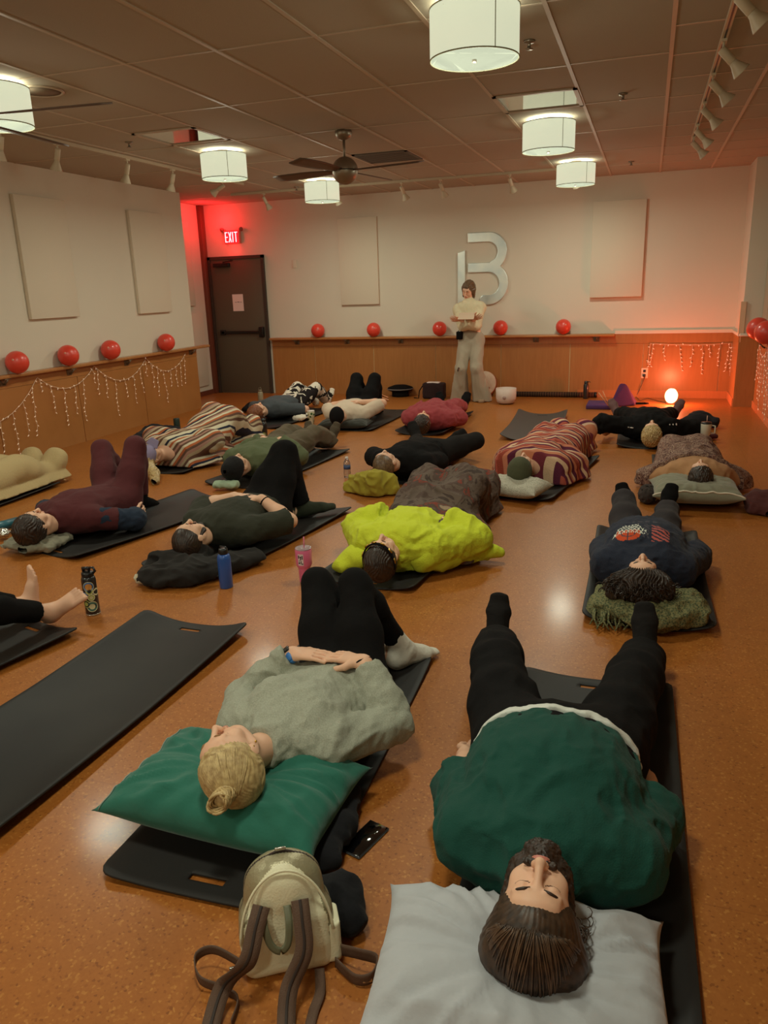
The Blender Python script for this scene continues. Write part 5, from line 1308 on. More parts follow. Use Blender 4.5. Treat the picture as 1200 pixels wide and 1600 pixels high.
M_('or', ((-.90, 5.72), (-.64, 7.32), .60), 'dark mat under the person in the orange blanket', curl=.04)
M_('bk', ((-1.12, 8.02), (-1.17, 9.65), .60), 'empty grey curved mat on the floor below the singing bowl', curl=.07, m=M_mat2, endcurl=(0, .02))
M_('ps', ((.43, 5.85), (.41, 7.4), .60), 'dark mat under the person in the paisley blanket', curl=.04)
M_('dk', ((.08, 7.8), (.06, 9.35), .60), 'dark mat under the blonde person in black', curl=.04)
M_('nv', ((.085, 3.56), (.07, 5.06), .61), 'dark curved mat under the person in the navy sweatshirt', curl=.05)
M_('sr', ((-4.26, 5.95), (-4.3, 7.5), .58), 'dark mat under the striped blanket', curl=.03)
_l = FIGS['beige'].L; M_('bg', (_l.P(-.25, 0, 0)[:2], _l.P(1.3, 0, 0)[:2], .60), 'dark mat under the beige blanket at the left edge', curl=.04)
_l = FIGS['bare'].L; M_('br', (_l.P(-.25, 0.06, 0)[:2], _l.P(1.34, .06, 0)[:2], .60), 'dark mat under the bare feet at the left edge', curl=.05)

# ================================================================== PILLOWS, BLANKETS, BUNDLES
def cotton(name, c, s=25): return mat(name, rgb(*c), .85, bump=(s, .35, .01), sheen=.2, spec=.2)
pillow('pillow', (-1.135, 1.80, .115), (.99, -.03, 0), .74, .46, .19, cotton('green_cotton', (42, 104, 88)), 'dark teal green pillow under the blonde head', z0=.025, dents=((.03, -.02, .13, .05),), seed=2, wr=.010, seam=(mat('grey_piping', rgb(130, 150, 140), .7), 'u0', .0022))
pillow('pillow', (-.19, 1.35, .105), (.985, .10, 0), .68, .50, .19, cotton('grey_cotton', (176, 176, 180)), 'pale grey cotton pillow under the dark haired head at the bottom of the photo', z0=.025, dents=((.03, -.03, .12, .055),), seed=5, wr=.011)
pillow('pillow', (-.90, 5.77, .09), (.93, -.28, 0), .50, .36, .15, ramp_mat('boucle', 'voronoi', 130, ((0, rgb(112, 108, 96)), (.5, rgb(190, 182, 164))), interp='LINEAR', bump=(160, .5)), 'grey speckled cushion under the green beanie', z0=.02, dents=((.06, .03, .10, .05),), seed=1)
pillow('pillow', (.40, 5.85, .115), (.99, .05, 0), .62, .50, .18, cotton('sage_cotton', (132, 128, 108)), 'sage green pillow with a white trimmed edge under the dark hair', z0=.02, dents=((.02, -.05, .11, .05),), seed=8, seam=(mat('white_trim', rgb(220, 206, 186), .8), 'v1', .007))
pillow('pillow', (-3.33, 8.42, .07), (.99, .1, 0), .62, .34, .12, cotton('charcoal_cotton', (50, 50, 44)), 'dark charcoal pillow under the black cap', z0=.02, dents=((0, 0, .1, .04),), seed=3)

def figprims(f, arms=True, legs=True, feet=True):
    pr = f.torso(.02)
    for k in 'ab':
        if arms: pr += f.armp(k, .02)
        if legs: pr += [(g, .10) for g, _ in f.legp(k, .02)]
        if feet: pr += [(g, .06) for g, _ in f.footp(k, .015)]
    return pr
# striped woven blanket
f = FIGS['serape']; L = f.L
C_ = {k: rgb(*v) for k, v in dict(cr=(206, 192, 164), nv=(44, 46, 62), or_=(176, 96, 58), br=(104, 74, 60), pk=(168, 126, 110), tan=(170, 150, 120)).items()}
st = []
seq = ['cr', 'nv', 'cr', 'or_', 'cr', 'br', 'pk', 'br', 'cr', 'or_', 'br', 'pk', 'tan', 'br', 'cr', 'or_', 'nv', 'cr', 'br', 'pk', 'cr', 'or_', 'br', 'tan', 'br', 'cr']
for i, s_ in enumerate(seq): st.append((i/len(seq), C_[s_]))
M_serape = ramp_mat('striped_weave', 'wave', .55, st, distort=.06, bump=(120, .5), rot=(0, -.75, .22))
drape('striped_blanket', figprims(f), M_serape, 'striped cream and orange woven blanket over the person with the lavender cap', 'blanket', .010, .03, fold=(.012, 9), pts=[f.nk, f.pl, f.toe['a'], f.toe['b'], *f.sh.values(), *f.el.values()], spread=.5, cut=(half(L.P(-.01, 0, 0), -L.u),), zf=.03, seed=2)
# zigzag blanket
f = FIGS['orange']; L = f.L
M_zig = ramp_mat('zigzag_weave', 'wave', 1.5, ((0, rgb(150, 66, 50)), (.14, rgb(196, 120, 92)), (.24, rgb(92, 36, 56)), (.38, rgb(204, 168, 140)), (.46, rgb(196, 124, 92)), (.6, rgb(120, 50, 60)), (.72, rgb(216, 180, 146)), (.82, rgb(96, 40, 60)), (.9, rgb(176, 86, 70))), distort=5., bump=(120, .5), rot=(0, 0, 1.35))
drape('zigzag_blanket', figprims(f), M_zig, 'orange and plum zigzag blanket wrapped round the person with the green beanie', 'blanket', .010, .034, fold=(.016, 9), pts=[f.nk, f.pl, f.toe['a'], f.toe['b'], *f.sh.values(), *f.el.values()], spread=.25, cut=(half(L.P(-.02, 0, 0), -L.u),), zf=.03, seed=6)
# paisley blanket
f = FIGS['paisley']; L = f.L
M_pai = ramp_mat('paisley_print', 'noise', 16, ((0, rgb(84, 54, 50)), (.42, rgb(150, 120, 104)), (.47, rgb(92, 60, 56)), (.53, rgb(170, 142, 122)), (.58, rgb(110, 74, 66)), (.66, rgb(146, 104, 88))), distort=2.2, bump=(90, .4))
drape('paisley_blanket', figprims(f)+[(econe(L.P(.25, -.12, .10), L.P(.9, -.10, .08), (.13, .07), (.12, .07), L.s), .1), (econe(L.P(.25, .12, .10), L.P(.9, .10, .08), (.13, .07), (.12, .07), L.s), .1)], M_pai, 'brown paisley blanket over the person on the sage pillow', 'blanket', .010, .022, fold=(.016, 10), pts=[f.nk, f.pl, f.toe['a'], f.toe['b'], *f.sh.values(), *f.el.values()], spread=.1, cut=(half(L.P(.13, 0, 0), -L.u),), zf=.03, seed=9, pad=.22)
# flowered blanket
f = FIGS['lime']; L = f.L
M_flo = ramp_mat('flower_print', 'noise', 7, ((0, rgb(70, 56, 50)), (.4, rgb(98, 82, 72)), (.52, rgb(84, 66, 58)), (.60, rgb(126, 60, 48)), (.64, rgb(92, 74, 64)), (.72, rgb(150, 126, 104))), distort=1.0, bump=(60, .5))
pr = [(g, .1) for k in 'ab' for g, _ in f.legp(k, .03)]+[(g, .08) for k in 'ab' for g, _ in f.footp(k, .03)]+[(econe(f.pl-f.ax*.22, f.pl+f.ax*.08, (.19, .11), (.20, .11), f.sd), .1), (econe(L.P(.30, .22, .10), L.P(.62, .24, .09), (.14, .10), (.12, .08), f.sd), .08), (econe(L.P(1.08, .06, .14), L.P(1.38, .07, .15), (.13, .10), (.11, .12), f.sd), .08)]
drape('flowered_blanket', pr, M_flo, 'dark brown flowered blanket over the legs of the person in lime', 'blanket', .009, .022, fold=(.022, 9), pts=[f.pl-f.ax*.3, f.pl, L.P(1.45, 0, .1), *f.toe.values(), *f.kn.values()], spread=.2, zf=.03, seed=4, pad=.26)
f = FIGS['beige']; L = f.L
drape('beige_blanket', figprims(f), cloth('beige_fleece', (186, 162, 118), (60, .5)), 'beige fleece blanket tented over a person at the left edge', 'blanket', .012, .03, fold=(.008, 6), pts=[f.hd, f.nk, f.pl, f.toe['a'], f.toe['b']], spread=.5, zf=.045, seed=12, pad=.25)
tag(MB().tube([PZ(84, 748, .045), PZ(96, 747, .04), PZ(102, 750, .03)], [.03, .028, .012], 10, flat=(1, .35, (0, 0, 1))).build('sock_tip', cloth('tan_sock', (186, 150, 106))), 'tan corner of cloth poking out past the beige blanket', 'cloth')

def bundle(name, lab, cat, prims, m, pts, h=.007, fold=(.012, 16), seed=1, zf=.012, pad=.06, parent=None):
    g = inter(folds(union(prims), fold[0], (fold[1],)*3, None, seed), half((0, 0, zf), (0, 0, -1)))
    lo, hi = bounds_of(pts, pad+.05, zf-.02)
    o = sdf_obj(name, g, h, (lo, hi), m, parent)
    if lab: tag(o, lab, cat)
    return o
Z_ = V3(0, 0, 1); X_ = V3(1, 0, 0)
# mustard hooded top under the man's head
p = [PZ(552, 758, .05), PZ(585, 762, .07), PZ(612, 752, .05), PZ(585, 744, .12)]
bundle('mustard_hooded_top', 'rolled mustard green hooded top under the head of the man in black', 'hooded top', [(econe(p[0], p[1], (.07, .035), (.13, .06), Z_), .05), (econe(p[1], p[2], (.12, .06), (.06, .035), Z_), .05), (econe(p[0]+V3(-.04, -.03, -.02), p[0], (.09, .03), (.08, .05), X_), .05), (econe(V3(p[1][0]-.1, p[1][1]+.05, .07), V3(p[1][0]+.12, p[1][1]+.08, .07), (.09, .07), (.09, .06), Z_), .05)], cloth('mustard_cloth', (158, 142, 50)), p, fold=(.022, 13), seed=3)
# knitted scarf bundle
p = [V3(-.10, 3.66, .07), V3(.10, 3.56, .07), V3(.28, 3.66, .08)]
M_knit = ramp_mat('green_knit_scarf', 'voronoi', 95, ((0, rgb(56, 58, 42)), (.35, rgb(92, 98, 70)), (.62, rgb(128, 122, 84))), interp='LINEAR', bump=(140, .9))
bundle('knitted_scarf', 'chunky green knitted scarf folded under the dark curly hair', 'scarf', [(econe(p[0], p[1], (.09, .05), (.11, .055), V3(0, 1, 0)), .05), (econe(p[1], p[2], (.11, .055), (.10, .065), V3(0, 1, 0)), .05), (econe(V3(.05, 3.70, .08), V3(.28, 3.74, .09), (.08, .05), (.08, .05), V3(0, 1, 0)), .04), (econe(V3(-.12, 3.78, .08), V3(-.14, 3.62, .05), (.05, .045), (.06, .04), X_), .04)], M_knit, p+[V3(.3, 3.8, .1), V3(-.15, 3.8, .1)], fold=(.016, 18), seed=5, h=.006)
b = MB(); rnd = random.Random(4)
for i in range(46):
    a_ = np.array([-.17+.26*rnd.random(), 3.50+.16*rnd.random(), .045]); b.tube([a_+V3(0, .03, .035), a_, a_+V3(rnd.uniform(-.03, .03), -rnd.uniform(.03, .06), -.022)], [.006, .0055, .003], 5)
b.build('fringe', M_knit, bpy.data.objects['knitted_scarf'])
# jackets and cloths
p = [PZ(232, 900, .05), PZ(300, 890, .06), PZ(400, 868, .05)]
_jk = bundle('black_jacket', 'crumpled black jacket under the head and shoulder of the tattooed man', 'jacket', [(econe(p[0], p[1], (.12, .05), (.16, .055), X_), .05), (econe(p[1], p[2], (.15, .055), (.07, .03), X_), .05), (cone(PZ(245, 880, .07), PZ(320, 862, .09), .06, .05), .04)], cloth('black_jersey', (36, 32, 30)), p, fold=(.022, 12), seed=6)
bundle('white_tag_cloth', 'small white cloth end sticking out from the black jacket', 'cloth', [(econe(PZ(216, 905, .035), PZ(222, 903, .045), (.03, .02), (.035, .028), Z_), .02)], cloth('off_white', (206, 200, 176)), [PZ(216, 905, .035)], fold=(.006, 40), h=.005)
p = [PZ(22, 845, .06), PZ(60, 852, .055), PZ(104, 838, .05)]
bundle('grey_bag', 'grey drawstring bag flattened under the head of the person in maroon', 'bag', [(econe(p[0], p[1], (.10, .02), (.12, .03), V3(0, 1, 0)), .03), (econe(p[1], p[2], (.12, .03), (.05, .02), V3(0, 1, 0)), .03)], cloth('grey_nylon', (132, 126, 108)), p, fold=(.012, 22), seed=8, h=.006)
p = [PZ(338, 757, .05), PZ(368, 757, .05)]
bundle('mint_cloth', 'folded pale mint cloth under the black beanie', 'cloth', [(econe(p[0], p[1], (.05, .028), (.06, .03), V3(0, 1, 0)), .03)], cloth('mint', (160, 176, 148)), p, fold=(.008, 25))
p = [PZ(536, 1245, .04), PZ(520, 1285, .04), PZ(490, 1340, .04)]
bundle('black_sweater', 'black sweater heaped on the mat right of the green pillow', 'sweater', [(econe(p[0], p[1], (.05, .045), (.06, .04), X_), .04), (econe(p[1], p[2], (.06, .04), (.08, .03), X_), .05)], cloth('black_wool', (24, 23, 26)), p, fold=(.014, 14), seed=3)
p = [PZ(530, 1400, .05), PZ(545, 1435, .04)]
bundle('black_cloth', 'black cloth bundle behind the right side of the white backpack', 'cloth', [(cone(p[0], p[1], .055, .045), .03), (cone(p[0], PZ(500, 1395, .04), .055, .04), .03)], cloth('black_wool', (24, 23, 26)), p, fold=(.008, 18), seed=3)
p = [PZ(208, 690, .06), PZ(240, 676, .07), PZ(272, 672, .05)]
bundle('black_backpack', 'black bag slumped on the floor behind the striped blanket', 'bag', [(econe(p[0], p[1], (.05, .05), (.12, .09), X_), .04), (econe(p[1], p[2], (.11, .08), (.10, .05), X_), .04)], cloth('black_nylon', (30, 28, 32)), p, fold=(.014, 12), seed=2)
p = [PZ(1074, 662, .06), PZ(1092, 656, .08), PZ(1116, 661, .06)]
bundle('black_tote', 'black bag lying behind the white tumbler', 'bag', [(econe(p[0], p[1], (.10, .05), (.13, .08), X_), .05), (econe(p[1], p[2], (.13, .08), (.08, .05), X_), .05)], cloth('black_nylon', (30, 28, 32)), p, fold=(.012, 12), seed=4)
p = [PZ(1072, 682, .035), PZ(1112, 680, .035)]
bundle('maroon_scarf', 'maroon cloth spread on the floor beside the white tumbler', 'cloth', [(econe(p[0], p[1], (.12, .025), (.10, .025), V3(0, 1, 0)), .05)], cloth('maroon_cloth', (82, 38, 40)), p, fold=(.014, 12), seed=5)
p = [PZ(1182, 785, .07), PZ(1215, 790, .06)]
bundle('maroon_bag', 'dark maroon bag on the floor at the right edge', 'bag', [(econe(p[0], p[1], (.11, .07), (.13, .06), X_), .05), (cone(PZ(1168, 778, .06), p[0], .03, .06), .04)], cloth('dark_maroon', (84, 46, 44)), p, fold=(.014, 14), seed=7)
p = [PZ(1012, 775, .06), PZ(1014, 760, .06)]
bundle('fuzzy_hat', 'dark fuzzy bundle squeezed beside the sage pillow', 'hat', [(ell(p[0]+V3(.0, .05, .0), (.065, .11, .07)), .0)], cloth('dark_fuzz', (58, 48, 44), (200, .9)), p, fold=(.012, 40), seed=7, pad=.12)
p = [PZ(562, 838, .06), PZ(584, 830, .08)]
bundle('cream_tote', 'cream cloth tucked between the lime sleeve and the flowered blanket', 'cloth', [(econe(p[0], p[1], (.06, .03), (.06, .03), V3(0, 1, 0)), .03)], cloth('cream_cotton', (196, 184, 140)), p, fold=(.008, 20), seed=7)
p = [PZ(465, 654, .04), PZ(482, 650, .05)]
bundle('spotted_cloth', 'black and white spotted cloth folded beside the white tumbler with spots', 'cloth', [(econe(p[0], p[1], (.10, .04), (.12, .045), V3(0, 1, 0)), .04)], MATS['cow_print'], p, fold=(.010, 16), h=.009)
p = [PZ(383, 640, .05), PZ(392, 634, .06)]
bundle('black_trainer', 'black and white trainer lying by the auburn haired head', 'shoe', [(econe(p[0], p[1], (.05, .03), (.055, .05), V3(0, 1, 0)), .02)], C_black, p, fold=(.003, 20), h=.008)
_sh = MB().tube([p[0]+V3(-.07, -.05, -.03), p[1]+V3(.03, -.05, -.03)], .03, 10, flat=(1, .35, Z_)).build('shoe_sole', mat('white_rubber_sole', rgb(214, 200, 184), .6)); _sh.parent = bpy.data.objects['black_trainer']
p = [PZ(392, 652, .05), PZ(402, 662, .05)]

# ================================================================== BOTTLES AND CUPS
def bottle(name, lab, px, py, prof, m, cat='bottle', parts=(), n=28, z=0., cupw=None):
    c = PZ(px, py, z); o = empty(name, c, lab, cat)
    MB().lathe(prof, c, n).build('bottle_body', m, o)
    for nm, pf, mm in parts: MB().lathe(pf, c, n).build(nm, mm, o)
    return o, c
K = mat('black_plastic', rgb(26, 25, 26), .35); ST = mat('steel', rgb(190, 186, 176), .25, .9); CK = mat('black_enamel', rgb(34, 33, 34), .3, coat=.3)
o, c = bottle('sticker_bottle', 'black water bottle covered in round stickers with a loop spout lid', 146, 959, [(.034, 0), (.037, .004), (.037, .195), (.034, .208), (.029, .215)], CK)
MB().lathe([(.037, .0), (.038, .003), (.038, .008), (.037, .010)], c, 28).build('base_ring', ST, o)
MB().lathe([(.030, .213), (.031, .216), (.031, .232), (.027, .238), (.001, .24)], c, 28).build('lid', K, o)
MB().tube([c+V3(.01, 0, .236), c+V3(.018, 0, .262), c+V3(.045, -.003, .265), c+V3(.052, -.003, .245), c+V3(.040, -.002, .236)], .0065, 8).tube([c+V3(-.02, 0, .236), c+V3(-.022, -.004, .256), c+V3(.018, 0, .258)], .009, 8).build('spout_handle', K, o)
def sticker(o, c, R, ang, z, r, mats, nm='sticker'):
    b = MB()
    for i, (rr, mm) in enumerate(mats):
        b.cm = i; n = 20; P = []
        for k in range(n+1):
            t = 2*PI*k/n; row = []
            for q in (0, 1): row.append(0)
        vs = [c+V3((R+.0006+.0004*i)*math.cos(ang), (R+.0006+.0004*i)*math.sin(ang), z)]
        for k in range(n): t = 2*PI*k/n; a = ang+rr*r*math.cos(t)/R; vs.append(c+V3((R+.0006+.0004*i)*math.cos(a), (R+.0006+.0004*i)*math.sin(a), z+rr*r*math.sin(t)))
        b.add(vs, [(0, 1+k, 1+(k+1) % n) for k in range(n)])
    return b.build(nm, [m for _, m in mats], o)
s1, s2, s3, s4, s5, s6 = [mat('sticker_'+n_, rgb(*c_), .5) for n_, c_ in (('cream', (214, 206, 164)), ('blue', (70, 120, 180)), ('lime', (170, 180, 96)), ('teal', (70, 120, 110)), ('orange', (206, 140, 70)), ('dark', (40, 44, 40)))]
A0 = math.atan2(-c[1], -c[0])
for ang, z, r, ms in ((.15, .165, .028, ((1, s1), (.9, s2), (.62, s5))), (.1, .140, .020, ((1, s1), (.8, s3), (.5, s6))), (-.05, .105, .019, ((1, s1), (.75, s3), (.45, s1))), (.0, .055, .030, ((1, s1), (.85, s4), (.5, s1))), (.85, .12, .015, ((1, s2), (.7, s1))), (.8, .07, .022, ((1, s3), (.8, s6), (.5, s3))), (-.9, .13, .02, ((1, s1), (.6, s6)))): sticker(o, c, .037, A0-ang, z, r, ms)
o, c = bottle('water_bottle', 'plain cobalt blue metal water bottle with a black cap', 354, 917, [(.036, 0), (.038, .004), (.038, .175), (.034, .192), (.026, .200)], mat('cobalt_enamel', rgb(40, 84, 158), .3, coat=.3), parts=(('cap', [(.025, .198), (.026, .202), (.026, .226), (.022, .232), (.001, .232)], K),))
MB().tube([c+V3(-.022, 0, .224), c+V3(-.018, 0, .242), c+V3(.018, 0, .242), c+V3(.022, 0, .224)], .004, 6).build('cap_loop', K, o)
PKM = mat('pink_enamel', rgb(226, 112, 152), .35, coat=.2)
o, c = bottle('tumbler', 'pink travel tumbler with a straw and a black and white sticker', 477, 910, [(.030, .006), (.031, .010), (.034, .09), (.036, .095), (.042, .105), (.045, .112), (.047, .20), (.045, .205)], PKM, 'tumbler', parts=(('steel_base', [(.028, 0), (.030, .001), (.030, .010), (.028, .010)], ST), ('rim_and_lid', [(.045, .204), (.047, .207), (.046, .211), (.040, .212), (.038, .208), (.001, .208)], mat('clear_lid', rgb(200, 180, 180), .15, trans=.4))))
MB().tube([c+V3(.002, .01, .19), c+V3(.008, .0, .275)], .0035, 8).build('straw', mat('pink_straw', rgb(226, 120, 156), .4), o)
A0 = math.atan2(-c[1], -c[0]); b = MB()
def patch(a0, a1, z0, z1, R, mi):
    b.cm = mi; vs = []
    for i in range(7):
        a = a0+(a1-a0)*i/6
        for z in (z0, z1): Rz = R+(z-.11)*.022; vs.append(c+V3(Rz*math.cos(a), Rz*math.sin(a), z))
    b.add(vs, [(2*i, 2*i+1, 2*i+3, 2*i+2) for i in range(6)])
patch(A0-.75, A0-.05, .118, .186, .0462, 0)
for i, (a_, z_, w_, h_) in enumerate(((-.70, .160, .14, .018), (-.50, .165, .2, .008), (-.45, .150, .12, .02), (-.25, .155, .12, .022), (-.68, .128, .2, .01), (-.40, .126, .1, .02), (-.25, .124, .14, .008), (-.62, .142, .1, .008))): patch(A0+a_, A0+a_+w_, z_, z_+h_, .0466, 1)
b.build('sticker', [mat('white_vinyl', rgb(224, 206, 206), .5), K], o)
M_clear = mat('clear_plastic', rgb(235, 235, 235), .08, trans=.92, spec=.5)
o, c = bottle('plastic_bottle', 'small clear plastic water bottle with a blue label on the floor', 543, 746, [(.026, 0), (.030, .006), (.031, .03), (.0295, .035), (.031, .04), (.031, .07), (.0305, .075), (.0305, .115), (.031, .12), (.029, .135), (.014, .163), (.012, .172)], M_clear)
MB().lathe([(.0312, .078), (.0312, .112)], c, 28).build('label', mat('blue_label', rgb(60, 80, 120), .5), o); MB().lathe([(.0135, .171), (.014, .173), (.014, .186), (.001, .187)], c, 20).build('cap', mat('white_cap', rgb(214, 204, 196), .5), o)
o, c = bottle('water_bottle', 'pale grey bottle with a loop lid standing before the dark door', 408, 631, [(.038, 0), (.041, .005), (.041, .15), (.034, .175), (.026, .185)], mat('pale_grey_enamel', rgb(150, 138, 112), .4), parts=(('lid', [(.027, .183), (.028, .205), (.024, .21), (.001, .21)], mat('grey_lid', rgb(130, 120, 100), .5)),))
MB().tube([c+V3(-.024, 0, .2), c+V3(-.02, 0, .235), c+V3(.01, 0, .245), c+V3(.024, 0, .205)], .005, 6).build('lid_loop', MATS['grey_lid'], o)
M_spot = ramp_mat('spotted_green', 'voronoi', 22, ((0, rgb(70, 100, 52)), (.33, rgb(206, 200, 170)), (.7, rgb(214, 206, 180))))
o, c = bottle('tumbler', 'white tumbler with green spots beside the charcoal pillow', 487, 664, [(.030, 0), (.032, .004), (.036, .09), (.043, .10), (.046, .165), (.044, .17)], M_spot, 'tumbler', parts=(('lid', [(.044, .169), (.046, .172), (.044, .18), (.001, .182)], mat('white_cap', rgb(214, 204, 196), .5)),))
o, c = bottle('flask', 'black flask with a yellow green round label standing behind the black beanie', 413, 686, [(.038, 0), (.041, .004), (.041, .17), (.034, .195), (.028, .20)], CK, parts=(('lid', [(.028, .198), (.030, .202), (.030, .235), (.001, .238)], K),))
MB().tube([c+V3(-.025, 0, .23), c+V3(-.02, 0, .258), c+V3(.02, 0, .258), c+V3(.025, 0, .23)], .005, 6).build('handle', K, o)
A0 = math.atan2(-c[1], -c[0]); sticker(o, c, .041, A0, .05, .032, ((1, s3), (.6, s1)), 'round_label')
bottle('flask', 'dark green flask standing behind the striped blanket', 278, 677, [(.036, 0), (.038, .004), (.038, .175), (.036, .182), (.001, .184)], mat('dark_green_enamel', rgb(38, 52, 44), .4), parts=(('base_band', [(.038, .0), (.0385, .002), (.0385, .018), (.038, .02)], K),))
bottle('tall_bottle', 'tall black bottle with a spout lid standing against the back wainscot', 915, 623, [(.034, 0), (.036, .004), (.036, .19), (.028, .21), (.026, .215)], CK, parts=(('lid', [(.027, .213), (.028, .216), (.028, .245), (.001, .248)], K),))
_b, c = o, PZ(915, 623); MB().tube([c+V3(0, 0, .235), c+V3(.05, -.01, .240), c+V3(.055, -.01, .228)], .006, 6).build('spout', K, bpy.data.objects['tall_bottle'])
bottle('lilac_bottle', 'white and lilac bottle standing behind the purple wedge', 969, 617, [(.034, 0), (.036, .004), (.036, .15), (.028, .17), (.026, .175)], mat('lilac_enamel', rgb(176, 160, 206), .4), parts=(('lid', [(.028, .173), (.030, .177), (.030, .215), (.001, .22)], mat('white_cap', rgb(214, 204, 196), .5)),))
o, c = bottle('tumbler', 'white handled tumbler with black lid and straw on the right', 1101, 694, [(.030, 0), (.033, .004), (.036, .09), (.046, .105), (.050, .20), (.049, .205)], mat('white_enamel', rgb(206, 196, 176), .4), 'tumbler', parts=(('lid', [(.047, .204), (.05, .208), (.048, .222), (.001, .224)], K),))
MB().tube([c+V3(.002, .0, .2), c+V3(.004, .0, .285)], .0035, 8).build('straw', mat('straw_white', rgb(220, 170, 150), .4), o)
MB().tube([c+V3(.046, 0, .19), c+V3(.082, -.005, .185), c+V3(.084, -.005, .115), c+V3(.046, 0, .11)], .008, 8).build('handle', MATS['white_enamel'], o)
A0 = math.atan2(-c[1], -c[0]); sticker(o, c, .0355, A0, .062, .022, ((1, s6), (.6, mat('white_cap', rgb(214, 204, 196), .5))), 'round_label')
o = empty('lying_bottle', PZ(18, 820, .04), 'teal bottle with a silver cap lying at the left edge', 'bottle')
a_, b_ = PZ(-20, 828, .055), PZ(28, 815, .055); d_ = nz(b_-a_)
MB().tube([a_, b_], .036, 18).build('bottle_body', mat('teal_enamel', rgb(40, 92, 104), .35), o); MB().tube([b_, b_+d_*.012, b_+d_*.03, b_+d_*.055], [.034, .028, .028, .024], 16).build('cap', ST, o)
e = empty('silver_pouch', PZ(16, 832, .04), 'crinkled silver wrapper beside the teal bottle', 'wrapper')
sdf_obj('wrapper_body', folds(ell(PZ(17, 828, .05)+V3(0, -.07, 0), (.05, .04, .028)), .01, (50, 50, 50)), .005, (PZ(17, 828, .05)-.15, PZ(17, 828, .05)+.15), ST, e)

# ================================================================== BACK WALL THINGS
o = empty('singing_bowl', PZ(788, 635), 'white frosted crystal singing bowl on the floor right of the standing person', 'singing bowl'); c = PZ(788, 633)+V3(0, .13, 0)
MB().lathe([(.001, .006), (.09, .008), (.125, .03), (.138, .08), (.140, .215), (.134, .215), (.130, .08), (.118, .04), (.08, .018), (.001, .016)], c, 40).build('bowl', mat('frosted_quartz', rgb(226, 200, 186), .55, trans=.15), o)
MB().lathe([(.06, .0), (.075, .001), (.075, .008), (.06, .008)], c, 28).build('rubber_ring', K, o)
MB().lathe([(.001, 0), (.025, .0), (.025, .001), (.001, .001)], c+V3(-.0, -.1400, .10), 14, axis=(0, -1, 0)).build('emblem', mat('emblem_grey', rgb(170, 140, 130), .6), o)
o = empty('frame_drum', PZ(757, 622), 'pale round frame drum leaning against the wainscot behind the standing person', 'drum'); c = V3(PZ(750, 622)[0]+.03, 11.27, .19)
ax = nz((-.1, -.95, .28)); MB().lathe([(.001, .02), (.175, .02), (.182, .015), (.182, -.03), (.176, -.03), (.174, .01), (.001, .012)], c, 44, axis=ax).build('drum_skin', mat('drum_skin', rgb(206, 176, 150), .6, noise=(9, rgb(186, 150, 124))), o)
MB().lathe([(.184, .010), (.186, -.0), (.186, -.032), (.183, -.034)], c, 44, axis=ax).build('hoop', mat('hoop_wood', rgb(150, 84, 56), .4), o)
bottle('copper_cup', 'tall copper coloured cylinder on the floor beside the frame drum', 761, 624, [(.036, 0), (.038, .004), (.038, .15), (.034, .154), (.001, .15)], mat('copper_wood', rgb(170, 86, 60), .4, noise=(20, rgb(150, 70, 46))), 'canister', parts=(('lid', [(.0385, .148), (.039, .17), (.034, .178), (.001, .18)], mat('copper_dark', rgb(120, 60, 44), .4)),))
o = empty('rainstick', (PZ(865, 621)[0], 11.3, 0), 'long dark patterned rain stick lying along the back wainscot', 'rain stick')
a_, b_ = PZ(798, 622, .04), PZ(930, 622, .04); a_[1] = b_[1] = 11.30
MB().tube([a_, b_], .036, 18).build('tube', ramp_mat('stick_pattern', 'wave', 9, ((0, rgb(38, 28, 26)), (.4, rgb(92, 62, 44)), (.55, rgb(40, 30, 28)), (.8, rgb(120, 84, 60))), distort=2.), o)
MB().tube([a_, a_+V3(.03, 0, 0)], .039, 18).tube([b_-V3(.03, 0, 0), b_], .039, 18).build('end_caps', K, o)
# purple wedge (tall triangular block) and flat block
o = empty('wedge_bag', PZ(972, 637), 'purple triangular wedge cushion standing near the glowing lamp', 'cushion'); MP = cloth('purple_canvas', (84, 52, 96))
A, B, Cc, T1 = PZ(951, 637), PZ(993, 634), PZ(998, 628), PZ(971, 637); top_ = V3(T1[0]-.01, T1[1]+.16, .305)
vs = [A, B, B+V3(.02, .30, 0), A+V3(.04, .32, 0), top_+V3(-.03, -.02, 0), top_+V3(.05, 0, -.01)]
bw = MB().add(vs, [(0, 1, 5, 4), (1, 2, 5), (2, 3, 4, 5), (3, 0, 4), (3, 2, 1, 0)]).build('wedge_body', MP, o, bevel=.02)
MB().tube([B+V3(0, .0, .04), B+V3(.10, -.02, .05), B+V3(.16, .02, .03), B+V3(.10, .06, .02), B+V3(0, .04, .02)], .012, 8, flat=(1, .3, Z_)).build('carry_strap', C_black, o)
tag(MB().rbox(PZ(915, 640)+V3(0, .02, .0), PZ(958, 636)+V3(0, .22, .055), .012).build('flat_block', MP), 'flat purple block lying left of the purple wedge', 'block')
o = tag(bpy.data.objects['flat_block'], 'flat purple block lying left of the purple wedge, two wooden mallets on it')
b = MB(); a_ = PZ(950, 636, .065)+V3(0, .1, 0); b.tube([a_, a_+V3(-.13, .05, .16)], .007, 8).build('stick', mat('pale_wood', rgb(206, 140, 96), .5), o); MB().tube([a_+V3(.01, 0, 0), a_+V3(-.08, .05, .18)], .006, 8).build('stick', MATS['pale_wood'], o)
